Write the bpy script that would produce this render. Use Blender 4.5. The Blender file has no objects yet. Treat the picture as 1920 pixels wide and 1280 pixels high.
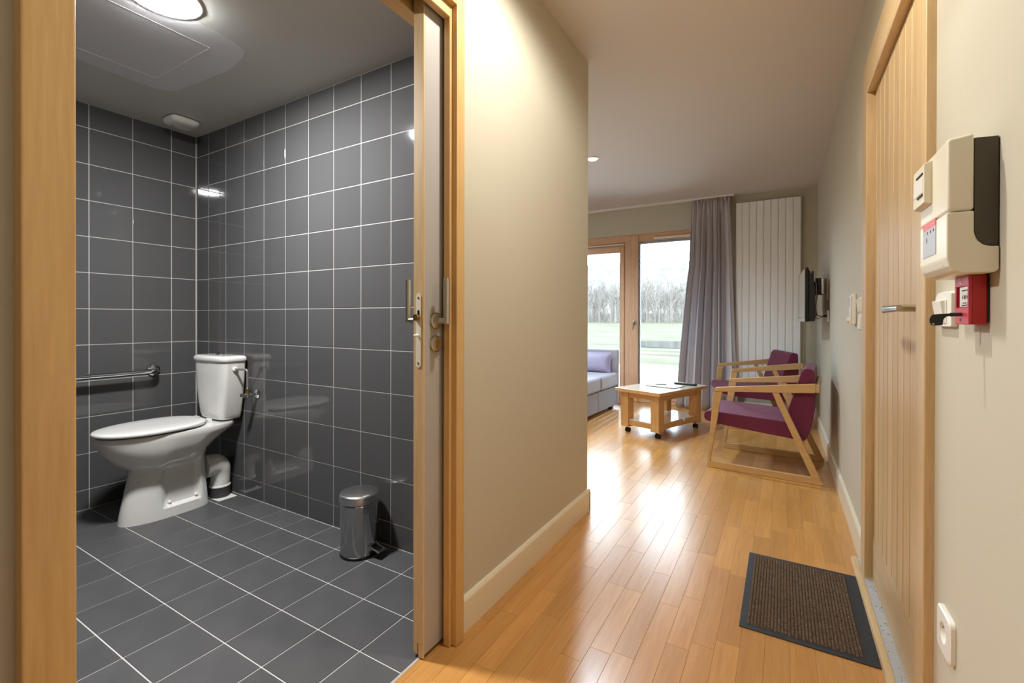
import bpy, bmesh, math, random
from mathutils import Vector, Matrix
random.seed(7)
C = bpy.context.scene.collection
S = bpy.context.scene

# ------------------------------------------------------------------ camera
F_PX = 864.02
yaw, pitch, roll = 0.531546, -0.003683, 0.002001
PPY = 600.95
CAM_H = 1.0573
Fv = Vector((-math.sin(yaw)*math.cos(pitch), math.cos(yaw)*math.cos(pitch), math.sin(pitch)))
Rv = Vector((math.cos(yaw), math.sin(yaw), 0.0))
Uv = Rv.cross(Fv)
R2 = Rv*math.cos(roll)+Uv*math.sin(roll)
U2 = -Rv*math.sin(roll)+Uv*math.cos(roll)
cam_d = bpy.data.cameras.new('camera')
cam = bpy.data.objects.new('camera', cam_d)
C.objects.link(cam)
cam_d.sensor_width = 36.0
cam_d.lens = F_PX/1920*36.0
cam_d.shift_y = -(640-PPY)/1920
cam_d.clip_start = 0.02
cam_d.clip_end = 600
cam.matrix_world = Matrix(((R2.x, U2.x, -Fv.x, 0), (R2.y, U2.y, -Fv.y, 0), (R2.z, U2.z, -Fv.z, CAM_H), (0, 0, 0, 1)))
S.camera = cam

# ------------------------------------------------------------------ world, exposure
SKY = 14.0
w = bpy.data.worlds.new('overcast_sky')
S.world = w
w.use_nodes = True
bg = w.node_tree.nodes['Background']
bg.inputs['Color'].default_value = (0.74, 0.875, 1.0, 1)
bg.inputs['Strength'].default_value = SKY
S.view_settings.view_transform = 'Standard'
S.view_settings.look = 'None'
S.view_settings.exposure = 0.0
S.view_settings.gamma = 1.0
S.view_settings.use_curve_mapping = False
S.cycles.max_bounces = 10
S.cycles.diffuse_bounces = 6
S.cycles.glossy_bounces = 6
S.cycles.transparent_max_bounces = 12
S.cycles.sample_clamp_indirect = 12.0
S.cycles.caustics_reflective = False
S.cycles.caustics_refractive = False

# key dimensions (metres) recovered from the photograph
XW, XWB = -0.9325, -0.9185        # corridor left wall, its baseboard front
XR, XRB = 0.3067, 0.2927          # right wall, its baseboard front
ZC = 2.474                        # corridor and living ceiling
YW = 5.88                         # window wall
XL, YB, ZB = -3.3207, 1.5610, 2.2425   # bathroom far wall, right wall, ceiling
YE = 2.412                        # end of the corridor left wall
XLIV = -5.2                       # hidden left end of living room


def lamp(name, kind, loc, energy, color=(1, 1, 1), rot=None, **kw):
    d = bpy.data.lights.new(name, kind)
    d.energy = energy
    d.color = color
    for k, v in kw.items():
        setattr(d, k, v)
    o = bpy.data.objects.new(name, d)
    o.location = loc
    if rot:
        o.rotation_euler = rot
    C.objects.link(o)
    return o


WARM = (1.0, 0.96, 0.87)
E_CORR, E_LIV = 76, 145
COOL = (0.70, 0.86, 1.0)
# corridor ceiling downlights (their housings are built further down)
CORR_SPOTS = [(-0.40, 1.30), (0.03, -0.90)]
LIV_SPOTS = [(-1.45, 3.86), (-2.90, 3.20), (-2.90, 4.90), (-4.20, 3.90)]  # only the first is visible; the other three are added to brighten the room
for (x, y), e_ in zip(CORR_SPOTS, (E_CORR, E_CORR*0.15)):
    lamp('corridor_downlight_bulb', 'SPOT', (x, y, ZC-0.035), e_, WARM, spot_size=math.radians(172), spot_blend=0.45, shadow_soft_size=0.05)
for (x, y) in LIV_SPOTS:
    lamp('living_downlight_bulb', 'SPOT', (x, y, ZC-0.035), E_LIV, COOL, spot_size=math.radians(150), spot_blend=0.8, shadow_soft_size=0.05)


# ------------------------------------------------------------------ materials
def lin(c):
    return tuple((v/255/12.92 if v/255 <= 0.04045 else ((v/255+0.055)/1.055)**2.4) for v in c)


def pmat(name, col, rough=0.5, metal=0.0, spec=0.5, coat=0.0, coat_rough=0.05, bump=0.0, bump_scale=80, var=0.0, sheen=0.0, noise=0.0, noise_scale=6, stretch=None):
    m = bpy.data.materials.new(name)
    m.use_nodes = True
    nt = m.node_tree
    b = nt.nodes['Principled BSDF']
    c = lin(col)
    b.inputs['Base Color'].default_value = (*c, 1)
    b.inputs['Roughness'].default_value = rough
    b.inputs['Metallic'].default_value = metal
    b.inputs['Specular IOR Level'].default_value = spec
    b.inputs['Coat Weight'].default_value = coat
    b.inputs['Coat Roughness'].default_value = coat_rough
    if sheen:
        b.inputs['Sheen Weight'].default_value = sheen
        b.inputs['Sheen Roughness'].default_value = 0.4
    tc = nt.nodes.new('ShaderNodeTexCoord')
    src = tc.outputs['Object']
    if stretch:
        mp = nt.nodes.new('ShaderNodeMapping')
        mp.inputs['Scale'].default_value = stretch
        nt.links.new(src, mp.inputs['Vector'])
        src = mp.outputs['Vector']
    last = None
    if noise:
        n = nt.nodes.new('ShaderNodeTexNoise')
        n.inputs['Scale'].default_value = noise_scale
        n.inputs['Detail'].default_value = 5
        nt.links.new(src, n.inputs['Vector'])
        r = nt.nodes.new('ShaderNodeMapRange')
        r.inputs['From Min'].default_value = 0.3
        r.inputs['From Max'].default_value = 0.7
        r.inputs['To Min'].default_value = 1-noise
        r.inputs['To Max'].default_value = 1+noise
        nt.links.new(n.outputs['Fac'], r.inputs['Value'])
        mx = nt.nodes.new('ShaderNodeVectorMath')
        mx.operation = 'SCALE'
        mx.inputs[0].default_value = c
        nt.links.new(r.outputs['Result'], mx.inputs['Scale'])
        last = mx.outputs['Vector']
    if var:
        oi = nt.nodes.new('ShaderNodeObjectInfo')
        r = nt.nodes.new('ShaderNodeMapRange')
        r.inputs['To Min'].default_value = 1-var
        r.inputs['To Max'].default_value = 1+var
        nt.links.new(oi.outputs['Random'], r.inputs['Value'])
        mx = nt.nodes.new('ShaderNodeVectorMath')
        mx.operation = 'SCALE'
        if last:
            nt.links.new(last, mx.inputs[0])
        else:
            mx.inputs[0].default_value = c
        nt.links.new(r.outputs['Result'], mx.inputs['Scale'])
        last = mx.outputs['Vector']
    if last:
        nt.links.new(last, b.inputs['Base Color'])
    if bump:
        n = nt.nodes.new('ShaderNodeTexNoise')
        n.inputs['Scale'].default_value = bump_scale
        n.inputs['Detail'].default_value = 3
        nt.links.new(src, n.inputs['Vector'])
        bp = nt.nodes.new('ShaderNodeBump')
        bp.inputs['Strength'].default_value = bump
        bp.inputs['Distance'].default_value = 0.01
        nt.links.new(n.outputs['Fac'], bp.inputs['Height'])
        nt.links.new(bp.outputs['Normal'], b.inputs['Normal'])
    return m


def wood(name, dark, light, axis='Z', rough=0.4, scale=9.0, var=0.06, bump=0.04, coat=0.0, spec=0.5, coat_rough=0.1, blotch=0.5):
    m = bpy.data.materials.new(name)
    m.use_nodes = True
    nt = m.node_tree
    L = nt.links.new
    b = nt.nodes['Principled BSDF']
    b.inputs['Roughness'].default_value = rough
    b.inputs['Specular IOR Level'].default_value = spec
    b.inputs['Coat Weight'].default_value = coat
    b.inputs['Coat Roughness'].default_value = coat_rough
    tc = nt.nodes.new('ShaderNodeTexCoord')
    oi = nt.nodes.new('ShaderNodeObjectInfo')
    off = nt.nodes.new('ShaderNodeVectorMath')
    off.operation = 'SCALE'
    off.inputs[0].default_value = (37.0, 53.0, 29.0)
    L(oi.outputs['Random'], off.inputs['Scale'])
    ad = nt.nodes.new('ShaderNodeVectorMath')
    L(tc.outputs['Object'], ad.inputs[0])
    L(off.outputs['Vector'], ad.inputs[1])
    mp = nt.nodes.new('ShaderNodeMapping')
    s = {'X': (0.06, 1, 1), 'Y': (1, 0.06, 1), 'Z': (1, 1, 0.06)}[axis]
    mp.inputs['Scale'].default_value = s
    L(ad.outputs['Vector'], mp.inputs['Vector'])
    n1 = nt.nodes.new('ShaderNodeTexNoise')
    n1.inputs['Scale'].default_value = scale*4
    n1.inputs['Detail'].default_value = 6
    n1.inputs['Distortion'].default_value = 0.6
    L(mp.outputs['Vector'], n1.inputs['Vector'])
    n2 = nt.nodes.new('ShaderNodeTexNoise')
    n2.inputs['Scale'].default_value = scale*22
    n2.inputs['Detail'].default_value = 3
    L(mp.outputs['Vector'], n2.inputs['Vector'])
    mixf = nt.nodes.new('ShaderNodeMath')
    mixf.operation = 'MULTIPLY_ADD'
    mixf.inputs[1].default_value = 0.45
    L(n2.outputs['Fac'], mixf.inputs[0])
    sc = nt.nodes.new('ShaderNodeMath')
    sc.operation = 'MULTIPLY'
    sc.inputs[1].default_value = 0.55
    L(n1.outputs['Fac'], sc.inputs[0])
    L(sc.outputs[0], mixf.inputs[2])
    cr = nt.nodes.new('ShaderNodeValToRGB')
    cr.color_ramp.elements[0].position = 0.32
    cr.color_ramp.elements[0].color = (*lin(dark), 1)
    cr.color_ramp.elements[1].position = 0.68
    cr.color_ramp.elements[1].color = (*lin(light), 1)
    L(mixf.outputs[0], cr.inputs['Fac'])
    r = nt.nodes.new('ShaderNodeMapRange')
    r.inputs['To Min'].default_value = 1-var
    r.inputs['To Max'].default_value = 1+var
    L(oi.outputs['Random'], r.inputs['Value'])
    mx = nt.nodes.new('ShaderNodeVectorMath')
    mx.operation = 'SCALE'
    L(cr.outputs['Color'], mx.inputs[0])
    L(r.outputs['Result'], mx.inputs['Scale'])
    L(mx.outputs['Vector'], b.inputs['Base Color'])
    if bump:
        bp = nt.nodes.new('ShaderNodeBump')
        bp.inputs['Strength'].default_value = bump
        bp.inputs['Distance'].default_value = 0.004
        L(n2.outputs['Fac'], bp.inputs['Height'])
        L(bp.outputs['Normal'], b.inputs['Normal'])
    return m


def emat(name, col, strength):
    m = bpy.data.materials.new(name)
    m.use_nodes = True
    b = m.node_tree.nodes['Principled BSDF']
    b.inputs['Base Color'].default_value = (0.8, 0.8, 0.8, 1)
    b.inputs['Emission Color'].default_value = (*col, 1)
    b.inputs['Emission Strength'].default_value = strength
    return m


def glass(name):
    m = bpy.data.materials.new(name)
    m.use_nodes = True
    nt = m.node_tree
    nt.nodes.remove(nt.nodes['Principled BSDF'])
    out = nt.nodes['Material Output']
    tr = nt.nodes.new('ShaderNodeBsdfTransparent')
    tr.inputs['Color'].default_value = (0.93, 0.95, 0.95, 1)
    gl = nt.nodes.new('ShaderNodeBsdfGlossy')
    gl.inputs['Roughness'].default_value = 0.0
    fr = nt.nodes.new('ShaderNodeFresnel')
    fr.inputs['IOR'].default_value = 1.5
    mx = nt.nodes.new('ShaderNodeMixShader')
    nt.links.new(fr.outputs[0], mx.inputs[0])
    nt.links.new(tr.outputs[0], mx.inputs[1])
    nt.links.new(gl.outputs[0], mx.inputs[2])
    nt.links.new(mx.outputs[0], out.inputs['Surface'])
    return m


M = {}
M['paint'] = pmat('wall_paint', (196, 190, 173), 0.65, bump=0.03, bump_scale=250, spec=0.3)
M['ceil'] = pmat('ceiling_paint', (214, 207, 200), 0.8, spec=0.2)
M['bceil'] = pmat('bathroom_ceiling_paint', (206, 206, 200), 0.6, spec=0.3)
M['patch'] = pmat('primer_patch', (222, 223, 226), 0.7, spec=0.3)
M['patchline'] = pmat('hatch_joint', (234, 234, 234), 0.7, spec=0.3)
M['base'] = pmat('baseboard_paint', (226, 219, 198), 0.35)
M['tile'] = pmat('wall_tile_glaze', (80, 80, 81), 0.055, spec=0.55, var=0.06, bump=0.004, bump_scale=9)
M['grout'] = pmat('grout', (170, 170, 169), 0.8)
M['ftile'] = pmat('floor_tile_stone', (78, 78, 80), 0.42, spec=0.4, var=0.07, noise=0.12, noise_scale=7, bump=0.05, bump_scale=220)
M['fgrout'] = pmat('floor_grout', (196, 196, 194), 0.85)
M['plank'] = wood('beech_floor', (186, 131, 68), (206, 153, 88), 'Y', rough=0.30, scale=6, var=0.11, bump=0.006, spec=0.5, coat=0.35, coat_rough=0.20)
M['subfloor'] = pmat('floor_joint', (110, 66, 26), 0.6)
M['casing'] = wood('beech_casing', (196, 156, 100), (216, 180, 124), 'Z', rough=0.38, scale=7, var=0.03)
M['casing_h'] = wood('beech_casing_head', (196, 156, 100), (216, 180, 124), 'Y', rough=0.38, scale=7, var=0.03)
M['oak'] = wood('pale_oak', (196, 165, 118), (217, 189, 146), 'Z', rough=0.42, scale=9, var=0.07)
M['oak_h'] = wood('pale_oak_rail', (196, 165, 118), (217, 189, 146), 'Y', rough=0.42, scale=9, var=0.05)
M['larch'] = wood('larch_window_wood', (194, 150, 114), (218, 180, 146), 'Z', rough=0.45, scale=9, var=0.04)
M['larch_h'] = wood('larch_window_rail', (194, 150, 114), (218, 180, 146), 'X', rough=0.45, scale=9, var=0.04)
M['chairwood'] = wood('beech_chair_wood', (192, 154, 102), (212, 176, 126), 'X', rough=0.4, scale=8, var=0.04)
M['tablewood'] = wood('table_wood_leg', (186, 138, 84), (210, 166, 110), 'Z', rough=0.35, scale=9, var=0.04)
M['tablewood_h'] = wood('table_wood_rail', (186, 138, 84), (210, 166, 110), 'X', rough=0.32, scale=9, var=0.04)
M['tabletop'] = wood('table_reflection_veneer', (226, 213, 194), (236, 226, 210), 'X', rough=0.09, scale=9, var=0.03, bump=0, coat=0.6)  # veneer whitened to carry the window's reflection in its colour
M['joint'] = pmat('door_groove_shade', (112, 78, 44), 0.7)  # core colour darkened so the grooves between boards look shaded
M['laminate'] = pmat('door_laminate', (172, 168, 164), 0.4, noise=0.03)
M['dark'] = pmat('recess_shade_black', (14, 12, 10), 0.9, spec=0.1)
M['steel'] = pmat('brushed_steel', (196, 190, 180), 0.28, 1.0)
M['chrome'] = pmat('chrome', (220, 220, 222), 0.06, 1.0)
M['binsteel'] = pmat('polished_steel', (190, 190, 190), 0.16, 1.0)
M['binlid'] = pmat('brushed_lid_steel', (205, 205, 205), 0.30, 1.0)
M['cream'] = pmat('cream_enamel', (232, 226, 208), 0.35)
M['porcelain'] = pmat('porcelain', (218, 218, 215), 0.08, coat=0.4)
M['seatplastic'] = pmat('toilet_seat_plastic', (212, 212, 210), 0.16)
M['pipe'] = pmat('white_plastic_pipe', (222, 222, 220), 0.3)
M['rubber'] = pmat('dark_rubber_gap_shade', (58, 58, 58), 0.6)
M['black'] = pmat('black_plastic', (16, 15, 15), 0.35)
M['blackgloss'] = pmat('black_gloss', (10, 10, 11), 0.08)
M['screen'] = pmat('screen_glass', (40, 39, 42), 0.16, spec=1.0, coat=1.0)
M['white'] = pmat('white_plastic', (232, 230, 222), 0.32)
M['whitepaint'] = pmat('radiator_enamel', (244, 244, 244), 0.35)
M['hose'] = pmat('grey_hose', (150, 150, 150), 0.35, 0.6)
M['brass'] = pmat('brass', (176, 150, 96), 0.3, 1.0)
M['fabric'] = pmat('burgundy_fabric', (104, 28, 64), 0.75, sheen=0.15, bump=0.1, bump_scale=700, noise=0.06, noise_scale=40)
M['sofa'] = pmat('lilac_grey_fabric', (166, 162, 172), 0.8, sheen=0.2, bump=0.08, bump_scale=600)
M['sofabase'] = pmat('grey_blue_fabric', (150, 152, 160), 0.8, bump=0.08, bump_scale=600)
M['pillow'] = pmat('lilac_satin', (158, 148, 172), 0.5, sheen=0.4)
M['piping'] = pmat('taupe_piping', (140, 116, 104), 0.7)
M['curtain'] = pmat('taupe_curtain', (198, 194, 200), 0.75, sheen=0.25, bump=0.05, bump_scale=500)
M['matpile'] = pmat('brown_mat_loops', (126, 106, 88), 0.95, spec=0.1, noise=0.3, noise_scale=90)
M['matback'] = pmat('black_rubber_mat', (40, 41, 44), 0.7, noise=0.15, noise_scale=30)
M['alu'] = pmat('aluminium_sill', (190, 192, 194), 0.5, 0.3, noise=0.06, noise_scale=90)
M['speck'] = pmat('sill_scratch', (70, 68, 64), 0.8)
M['gray'] = pmat('dark_olive_plastic', (70, 64, 50), 0.5)
M['alarm'] = pmat('cream_plastic', (228, 221, 200), 0.3)
M['labelgray'] = pmat('grey_label', (176, 178, 182), 0.4)
M['labelpink'] = pmat('red_label_strip', (226, 96, 104), 0.4)
M['ink'] = pmat('dark_ink', (40, 40, 42), 0.6)
M['inkpale'] = pmat('pale_ink', (228, 190, 194), 0.5)
M['red'] = pmat('red_plastic', (176, 20, 30), 0.35)
M['redpale'] = pmat('paler_red_face', (186, 50, 66), 0.35)  # front bezel in a paler red than the body
M['paper'] = pmat('paper', (236, 234, 228), 0.5)
M['glass'] = glass('window_glass')
M['gasket'] = pmat('gasket_grey', (150, 150, 152), 0.6)
M['lampglow'] = emat('lamp_diffuser_glow', (1.0, 0.99, 0.975), 560.0)
M['spotglow'] = emat('spot_glow', (1.0, 0.93, 0.8), 14.0)
M['grass'] = pmat('frosty_grass', (78, 75, 59), 0.9, spec=0.1, noise=0.4, noise_scale=0.7, stretch=(0.35, 1.6, 1))
M['terrace'] = pmat('pale_terrace_concrete', (196, 194, 190), 0.8, noise=0.06, noise_scale=2)
M['path'] = pmat('white_gravel_path', (196, 195, 192), 0.9, noise=0.05, noise_scale=3)
M['pond'] = pmat('still_pond_water', (50, 52, 54), 0.08, spec=0.5)
M['bark'] = pmat('bare_winter_bark', (116, 109, 103), 0.95, spec=0.1, noise=0.15, noise_scale=2)
M['hill'] = pmat('misty_wooded_hill', (100, 95, 89), 1.0, spec=0.0, noise=0.25, noise_scale=0.5)


# ------------------------------------------------------------------ mesh helpers
class MB:
    def __init__(s):
        s.v = []
        s.f = []

    def add(s, vs, fs):
        o = len(s.v)
        s.v += [tuple(v) for v in vs]
        s.f += [tuple(i+o for i in f) for f in fs]
        return s

    def frombm(s, bm):
        bm.verts.index_update()
        s.add([v.co[:] for v in bm.verts], [[v.index for v in f.verts] for f in bm.faces])
        bm.free()
        return s

    def box(s, x0, x1, y0, y1, z0, z1, bev=0.0, seg=2, rot=None, cen=None):
        x0, x1 = min(x0, x1), max(x0, x1)
        y0, y1 = min(y0, y1), max(y0, y1)
        z0, z1 = min(z0, z1), max(z0, z1)
        bm = bmesh.new()
        vs = [bm.verts.new(p) for p in ((x0, y0, z0), (x1, y0, z0), (x1, y1, z0), (x0, y1, z0), (x0, y0, z1), (x1, y0, z1), (x1, y1, z1), (x0, y1, z1))]
        for f in ((3, 2, 1, 0), (4, 5, 6, 7), (0, 1, 5, 4), (1, 2, 6, 5), (2, 3, 7, 6), (3, 0, 4, 7)):
            bm.faces.new([vs[i] for i in f])
        if bev > 0:
            bmesh.ops.bevel(bm, geom=list(bm.edges), offset=bev, segments=seg, profile=0.5, affect='EDGES')
        if rot is not None:
            c = Vector(cen) if cen else Vector(((x0+x1)/2, (y0+y1)/2, (z0+z1)/2))
            bmesh.ops.rotate(bm, verts=bm.verts, cent=c, matrix=rot)
        return s.frombm(bm)

    def prism(s, poly, axis, a0, a1, bev=0.0, seg=2):
        # poly: 2-D points; axis X -> (y,z), Y -> (x,z), Z -> (x,y)
        def P(p, a):
            return {'X': (a, p[0], p[1]), 'Y': (p[0], a, p[1]), 'Z': (p[0], p[1], a)}[axis]
        bm = bmesh.new()
        A = [bm.verts.new(P(p, a0)) for p in poly]
        B = [bm.verts.new(P(p, a1)) for p in poly]
        n = len(poly)
        bm.faces.new(A)
        bm.faces.new(B[::-1])
        for i in range(n):
            bm.faces.new((A[i], B[i], B[(i+1) % n], A[(i+1) % n]))
        bmesh.ops.recalc_face_normals(bm, faces=bm.faces)
        if bev > 0:
            bmesh.ops.bevel(bm, geom=list(bm.edges), offset=bev, segments=seg, profile=0.5, affect='EDGES', clamp_overlap=True)
        return s.frombm(bm)

    def loft(s, rings, cap0=True, cap1=True):
        n = len(rings[0])
        vs = [p for r in rings for p in r]
        fs = []
        for k in range(len(rings)-1):
            for i in range(n):
                j = (i+1) % n
                fs.append((k*n+i, k*n+j, (k+1)*n+j, (k+1)*n+i))
        if cap0:
            fs.append(tuple(range(n))[::-1])
        if cap1:
            fs.append(tuple((len(rings)-1)*n+i for i in range(n)))
        return s.add(vs, fs)

    def lathe(s, prof, cen=(0, 0, 0), n=28, axis='Z', cap=True):
        rings = []
        for r, h in prof:
            ring = []
            for i in range(n):
                a = 2*math.pi*i/n
                u, v = r*math.cos(a), r*math.sin(a)
                p = {'Z': (u, v, h), 'Y': (v, h, u), 'X': (h, u, v)}[axis]
                ring.append((p[0]+cen[0], p[1]+cen[1], p[2]+cen[2]))
            rings.append(ring)
        return s.loft(rings, cap, cap)

    def tube(s, pts, r, n=12, smooth=0, cap=True):
        P = [Vector(p) for p in pts]
        rr = list(r) if isinstance(r, (list, tuple)) else [r]*len(P)
        if smooth:
            Q, qr = [], []
            for i in range(len(P)-1):
                p0, p1, p2, p3 = P[max(i-1, 0)], P[i], P[i+1], P[min(i+2, len(P)-1)]
                for k in range(smooth):
                    t = k/smooth
                    Q.append(0.5*((2*p1)+(-p0+p2)*t+(2*p0-5*p1+4*p2-p3)*t*t+(-p0+3*p1-3*p2+p3)*t**3))
                    qr.append(rr[i]*(1-t)+rr[i+1]*t)
            Q.append(P[-1])
            qr.append(rr[-1])
            P, rr = Q, qr
        rings = []
        up = None
        for i, p in enumerate(P):
            d = (P[min(i+1, len(P)-1)]-P[max(i-1, 0)]).normalized()
            if up is None:
                up = Vector((0, 0, 1)) if abs(d.z) < 0.9 else Vector((1, 0, 0))
            up = (up-d*up.dot(d)).normalized()
            sd = d.cross(up)
            rings.append([tuple(p+(up*math.cos(2*math.pi*k/n)+sd*math.sin(2*math.pi*k/n))*rr[i]) for k in range(n)])
        return s.loft(rings, cap, cap)

    def build(s, name, mat, parent=None, org=(0, 0, 0), angle=35, flip=False):
        me = bpy.data.meshes.new(name)
        ox, oy, oz = org
        me.from_pydata([(v[0]-ox, v[1]-oy, v[2]-oz) for v in s.v], [], s.f)
        bm = bmesh.new()
        bm.from_mesh(me)
        bmesh.ops.recalc_face_normals(bm, faces=bm.faces)
        bm.to_mesh(me)
        bm.free()
        if angle:
            me.polygons.foreach_set('use_smooth', [True]*len(me.polygons))
            me.set_sharp_from_angle(angle=math.radians(angle))
        me.materials.append(M[mat] if isinstance(mat, str) else mat)
        o = bpy.data.objects.new(name, me)
        C.objects.link(o)
        if angle:
            wn_ = o.modifiers.new('weighted_normals', 'WEIGHTED_NORMAL')
            wn_.weight = 80
            wn_.keep_sharp = True
        if parent is not None:
            o.parent = parent
        else:
            o.location = org
        return o


def thing(name, label, cat, loc=(0, 0, 0), rz=0.0, group=None):
    o = bpy.data.objects.new(name, None)
    o.empty_display_size = 0.05
    o.location = loc
    o.rotation_euler = (0, 0, rz)
    o['label'] = label
    o['category'] = cat
    if group:
        o['group'] = group
    C.objects.link(o)
    return o


def struct(o, label=None):
    o['kind'] = 'structure'
    if label:
        o['label'] = label
    return o


def sempty(name, label=None, loc=(0, 0, 0)):
    o = bpy.data.objects.new(name, None)
    o.empty_display_size = 0.05
    o.location = loc
    C.objects.link(o)
    return struct(o, label)


def inst(src, parent, loc, rot=(0, 0, 0), name=None):
    o = src.copy()
    if name:
        o.name = name
    C.objects.link(o)
    o.parent = parent
    o.location = loc
    o.rotation_euler = rot
    return o


# ------------------------------------------------------------------ the room shell
# corridor left wall with the bathroom doorway; pocket for the sliding leaf left open inside it
DY0, DY1, DZ = 0.258, 1.184, 2.062      # casing inner edges
m = MB()
m.box(-1.05, XW, -1.6, 0.215, -0.08, ZC)
m.box(-1.05, XW, 0.2145, 1.2155, 2.10, ZC)
m.box(-0.9465, XW, 1.215, YE, -0.08, ZC)
m.box(-1.05, -1.006, 1.215, YE, -0.08, ZC)
m.box(-1.006, -0.9465, 2.30, YE, -0.08, ZC)
m.box(-1.006, -0.9465, 1.215, 2.30, 2.06, ZC)
struct(m.build('wall_left', 'paint'), 'cream corridor wall beside the bathroom doorway')
m = MB()
m.box(XLIV-0.1, -1.05, YE-0.12, YE, -0.08, ZC)
struct(m.build('wall_partition', 'paint'), 'living room side of the bathroom partition')
m = MB()
m.box(XLIV-0.1, XLIV, YE, YW+0.16, -0.08, ZC)
struct(m.build('wall_far_left', 'paint'))
m = MB()
RY0, RY1, RZ = 1.47, 2.385, 2.04
m.box(XR, XR+0.22, -1.6, RY0, -0.08, ZC)
m.box(XR, XR+0.22, RY1, YW+0.16, -0.08, ZC)
m.box(XR, XR+0.22, RY0, RY1, RZ, ZC)
struct(m.build('wall_right', 'paint'), 'pale grey beige wall holding the entrance door')
m = MB()
m.box(-1.05, XR+0.22, -1.7, -1.6, -0.08, ZC)
struct(m.build('wall_back', 'paint'))
m = MB()
WX0, WX1, WZ = -4.70, -0.62, 2.14  # hidden left end of the opening widened to let in more daylight
m.box(XLIV, WX0, YW, YW+0.16, -0.08, ZC)
m.box(WX1, XR+0.22, YW, YW+0.16, -0.08, ZC)
m.box(WX0, WX1, YW, YW+0.16, WZ, ZC)
struct(m.build('wall_window', 'paint'), 'olive shaded wall around the garden window')
m = MB()
m.box(-1.05, XR+0.22, -1.7, YE, ZC, ZC+0.1)
m.box(XLIV-0.1, XR+0.22, YE, YW+0.16, ZC, ZC+0.1)
struct(m.build('ceiling', 'ceil'), 'smooth ceiling over corridor and living room')

# floor: dark joint base with beech strips laid along the corridor
fl = MB()
fl.box(-0.974, XR+0.05, -1.6, YE, -0.08, -0.0015)
fl.box(XLIV, XR+0.05, YE, YW+0.02, -0.08, -0.0015)
floor = struct(fl.build('floor', 'subfloor'), 'glossy beech strip parquet floor')
PW = 0.0695
lens = (0.30, 0.38, 0.46, 0.54)
proto = {}
def plank_mesh(wd, ln):
    k = (round(wd, 4), round(ln, 4))
    if k not in proto:
        q = MB()
        q.box(-wd/2+0.0002, wd/2-0.0002, -ln/2+0.0002, ln/2-0.0002, -0.0015, 0, 0.0005, 1)
        me = bpy.data.meshes.new('plank')
        me.from_pydata(q.v, [], q.f)
        me.materials.append(M['plank'])
        proto[k] = me
    return proto[k]
cells = []
x = XR-0.006
ci = 0
while x > -2.45:
    xa, xb = x-PW, x
    segs = [(-0.05, YW)] if xb > -0.973 else [(YE, YW)]
    if xb > -0.974 > xa:
        xa2 = -0.974
    else:
        xa2 = xa
    for (ya, yb) in segs:
        y = ya-random.uniform(0, 0.4)
        while y < yb:
            ln = random.choice(lens)
            y0, y1 = max(y, ya), min(y+ln, yb)
            if xa2 != xa and y1 <= YE:
                cells.append((xa2, xb, y0, y1))
            elif xb <= -0.974 and y0 < YE:
                pass
            else:
                xx = xa2 if (xa2 != xa and y0 < YE) else xa
                if y1-y0 > 0.02:
                    cells.append((xx, xb, y0, y1))
            y += ln
    x -= PW
    ci += 1
def near(c):
    cx, cy = (c[0]+c[1])/2, (c[2]+c[3])/2
    dep = -cx*math.sin(yaw)+cy*math.cos(yaw)
    lat = cx*math.cos(yaw)+cy*math.sin(yaw)
    vis = dep > 0.3 and abs(lat)/dep < 1.25 and CAM_H/dep*F_PX < 760
    if cx < -0.93 and 1.25 < cy < 2.4:
        vis = False
    if cx < -1.1 and cx < -0.93-(cy-2.4)*0.40:
        vis = False
    return (0 if vis else 1, dep)
cells.sort(key=near)
for c in cells[:298]:
    o = bpy.data.objects.new('plank', plank_mesh(c[1]-c[0], c[3]-c[2]))
    C.objects.link(o)
    o.parent = floor
    o.location = ((c[0]+c[1])/2, (c[2]+c[3])/2, 0)
rest = MB()
for c in cells[298:]:
    rest.box(c[0]+0.0002, c[1]-0.0002, c[2]+0.0002, c[3]-0.0002, -0.0015, 0)
o = rest.build('planks', 'plank', floor, angle=0)
o['kind'] = 'stuff'

# baseboards, rounded at the top
def baseboard(name, side, x0, x1, y0, y1):
    h, t = 0.118, abs(x1-x0)
    s = 1 if x1 > x0 else -1
    poly = [(x0, 0.0), (x1, 0.0), (x1, h-0.018), (x1-s*0.003, h-0.008), (x1-s*0.008, h), (x0, h)]
    return struct(MB().prism(poly, 'Y', y0, y1).build(name, 'base', angle=50))
baseboard('baseboard_left', 0, XW, XWB, 1.228, YE+0.014)
baseboard('baseboard_right', 0, XR, XRB, 2.44, YW)
baseboard('baseboard_front', 0, XR, XRB, -1.6, 1.40)
m = MB()
m.prism([(YE, 0), (YE+0.014, 0), (YE+0.014, 0.10), (YE+0.006, 0.118), (YE, 0.118)], 'X', -2.6, XWB)
struct(m.build('baseboard_partition', 'base'))
m = MB()
m.prism([(YW, 0), (YW-0.014, 0), (YW-0.014, 0.10), (YW-0.006, 0.118), (YW, 0.118)], 'X', WX1+0.01, XR)
struct(m.build('baseboard_window', 'base'))

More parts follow.
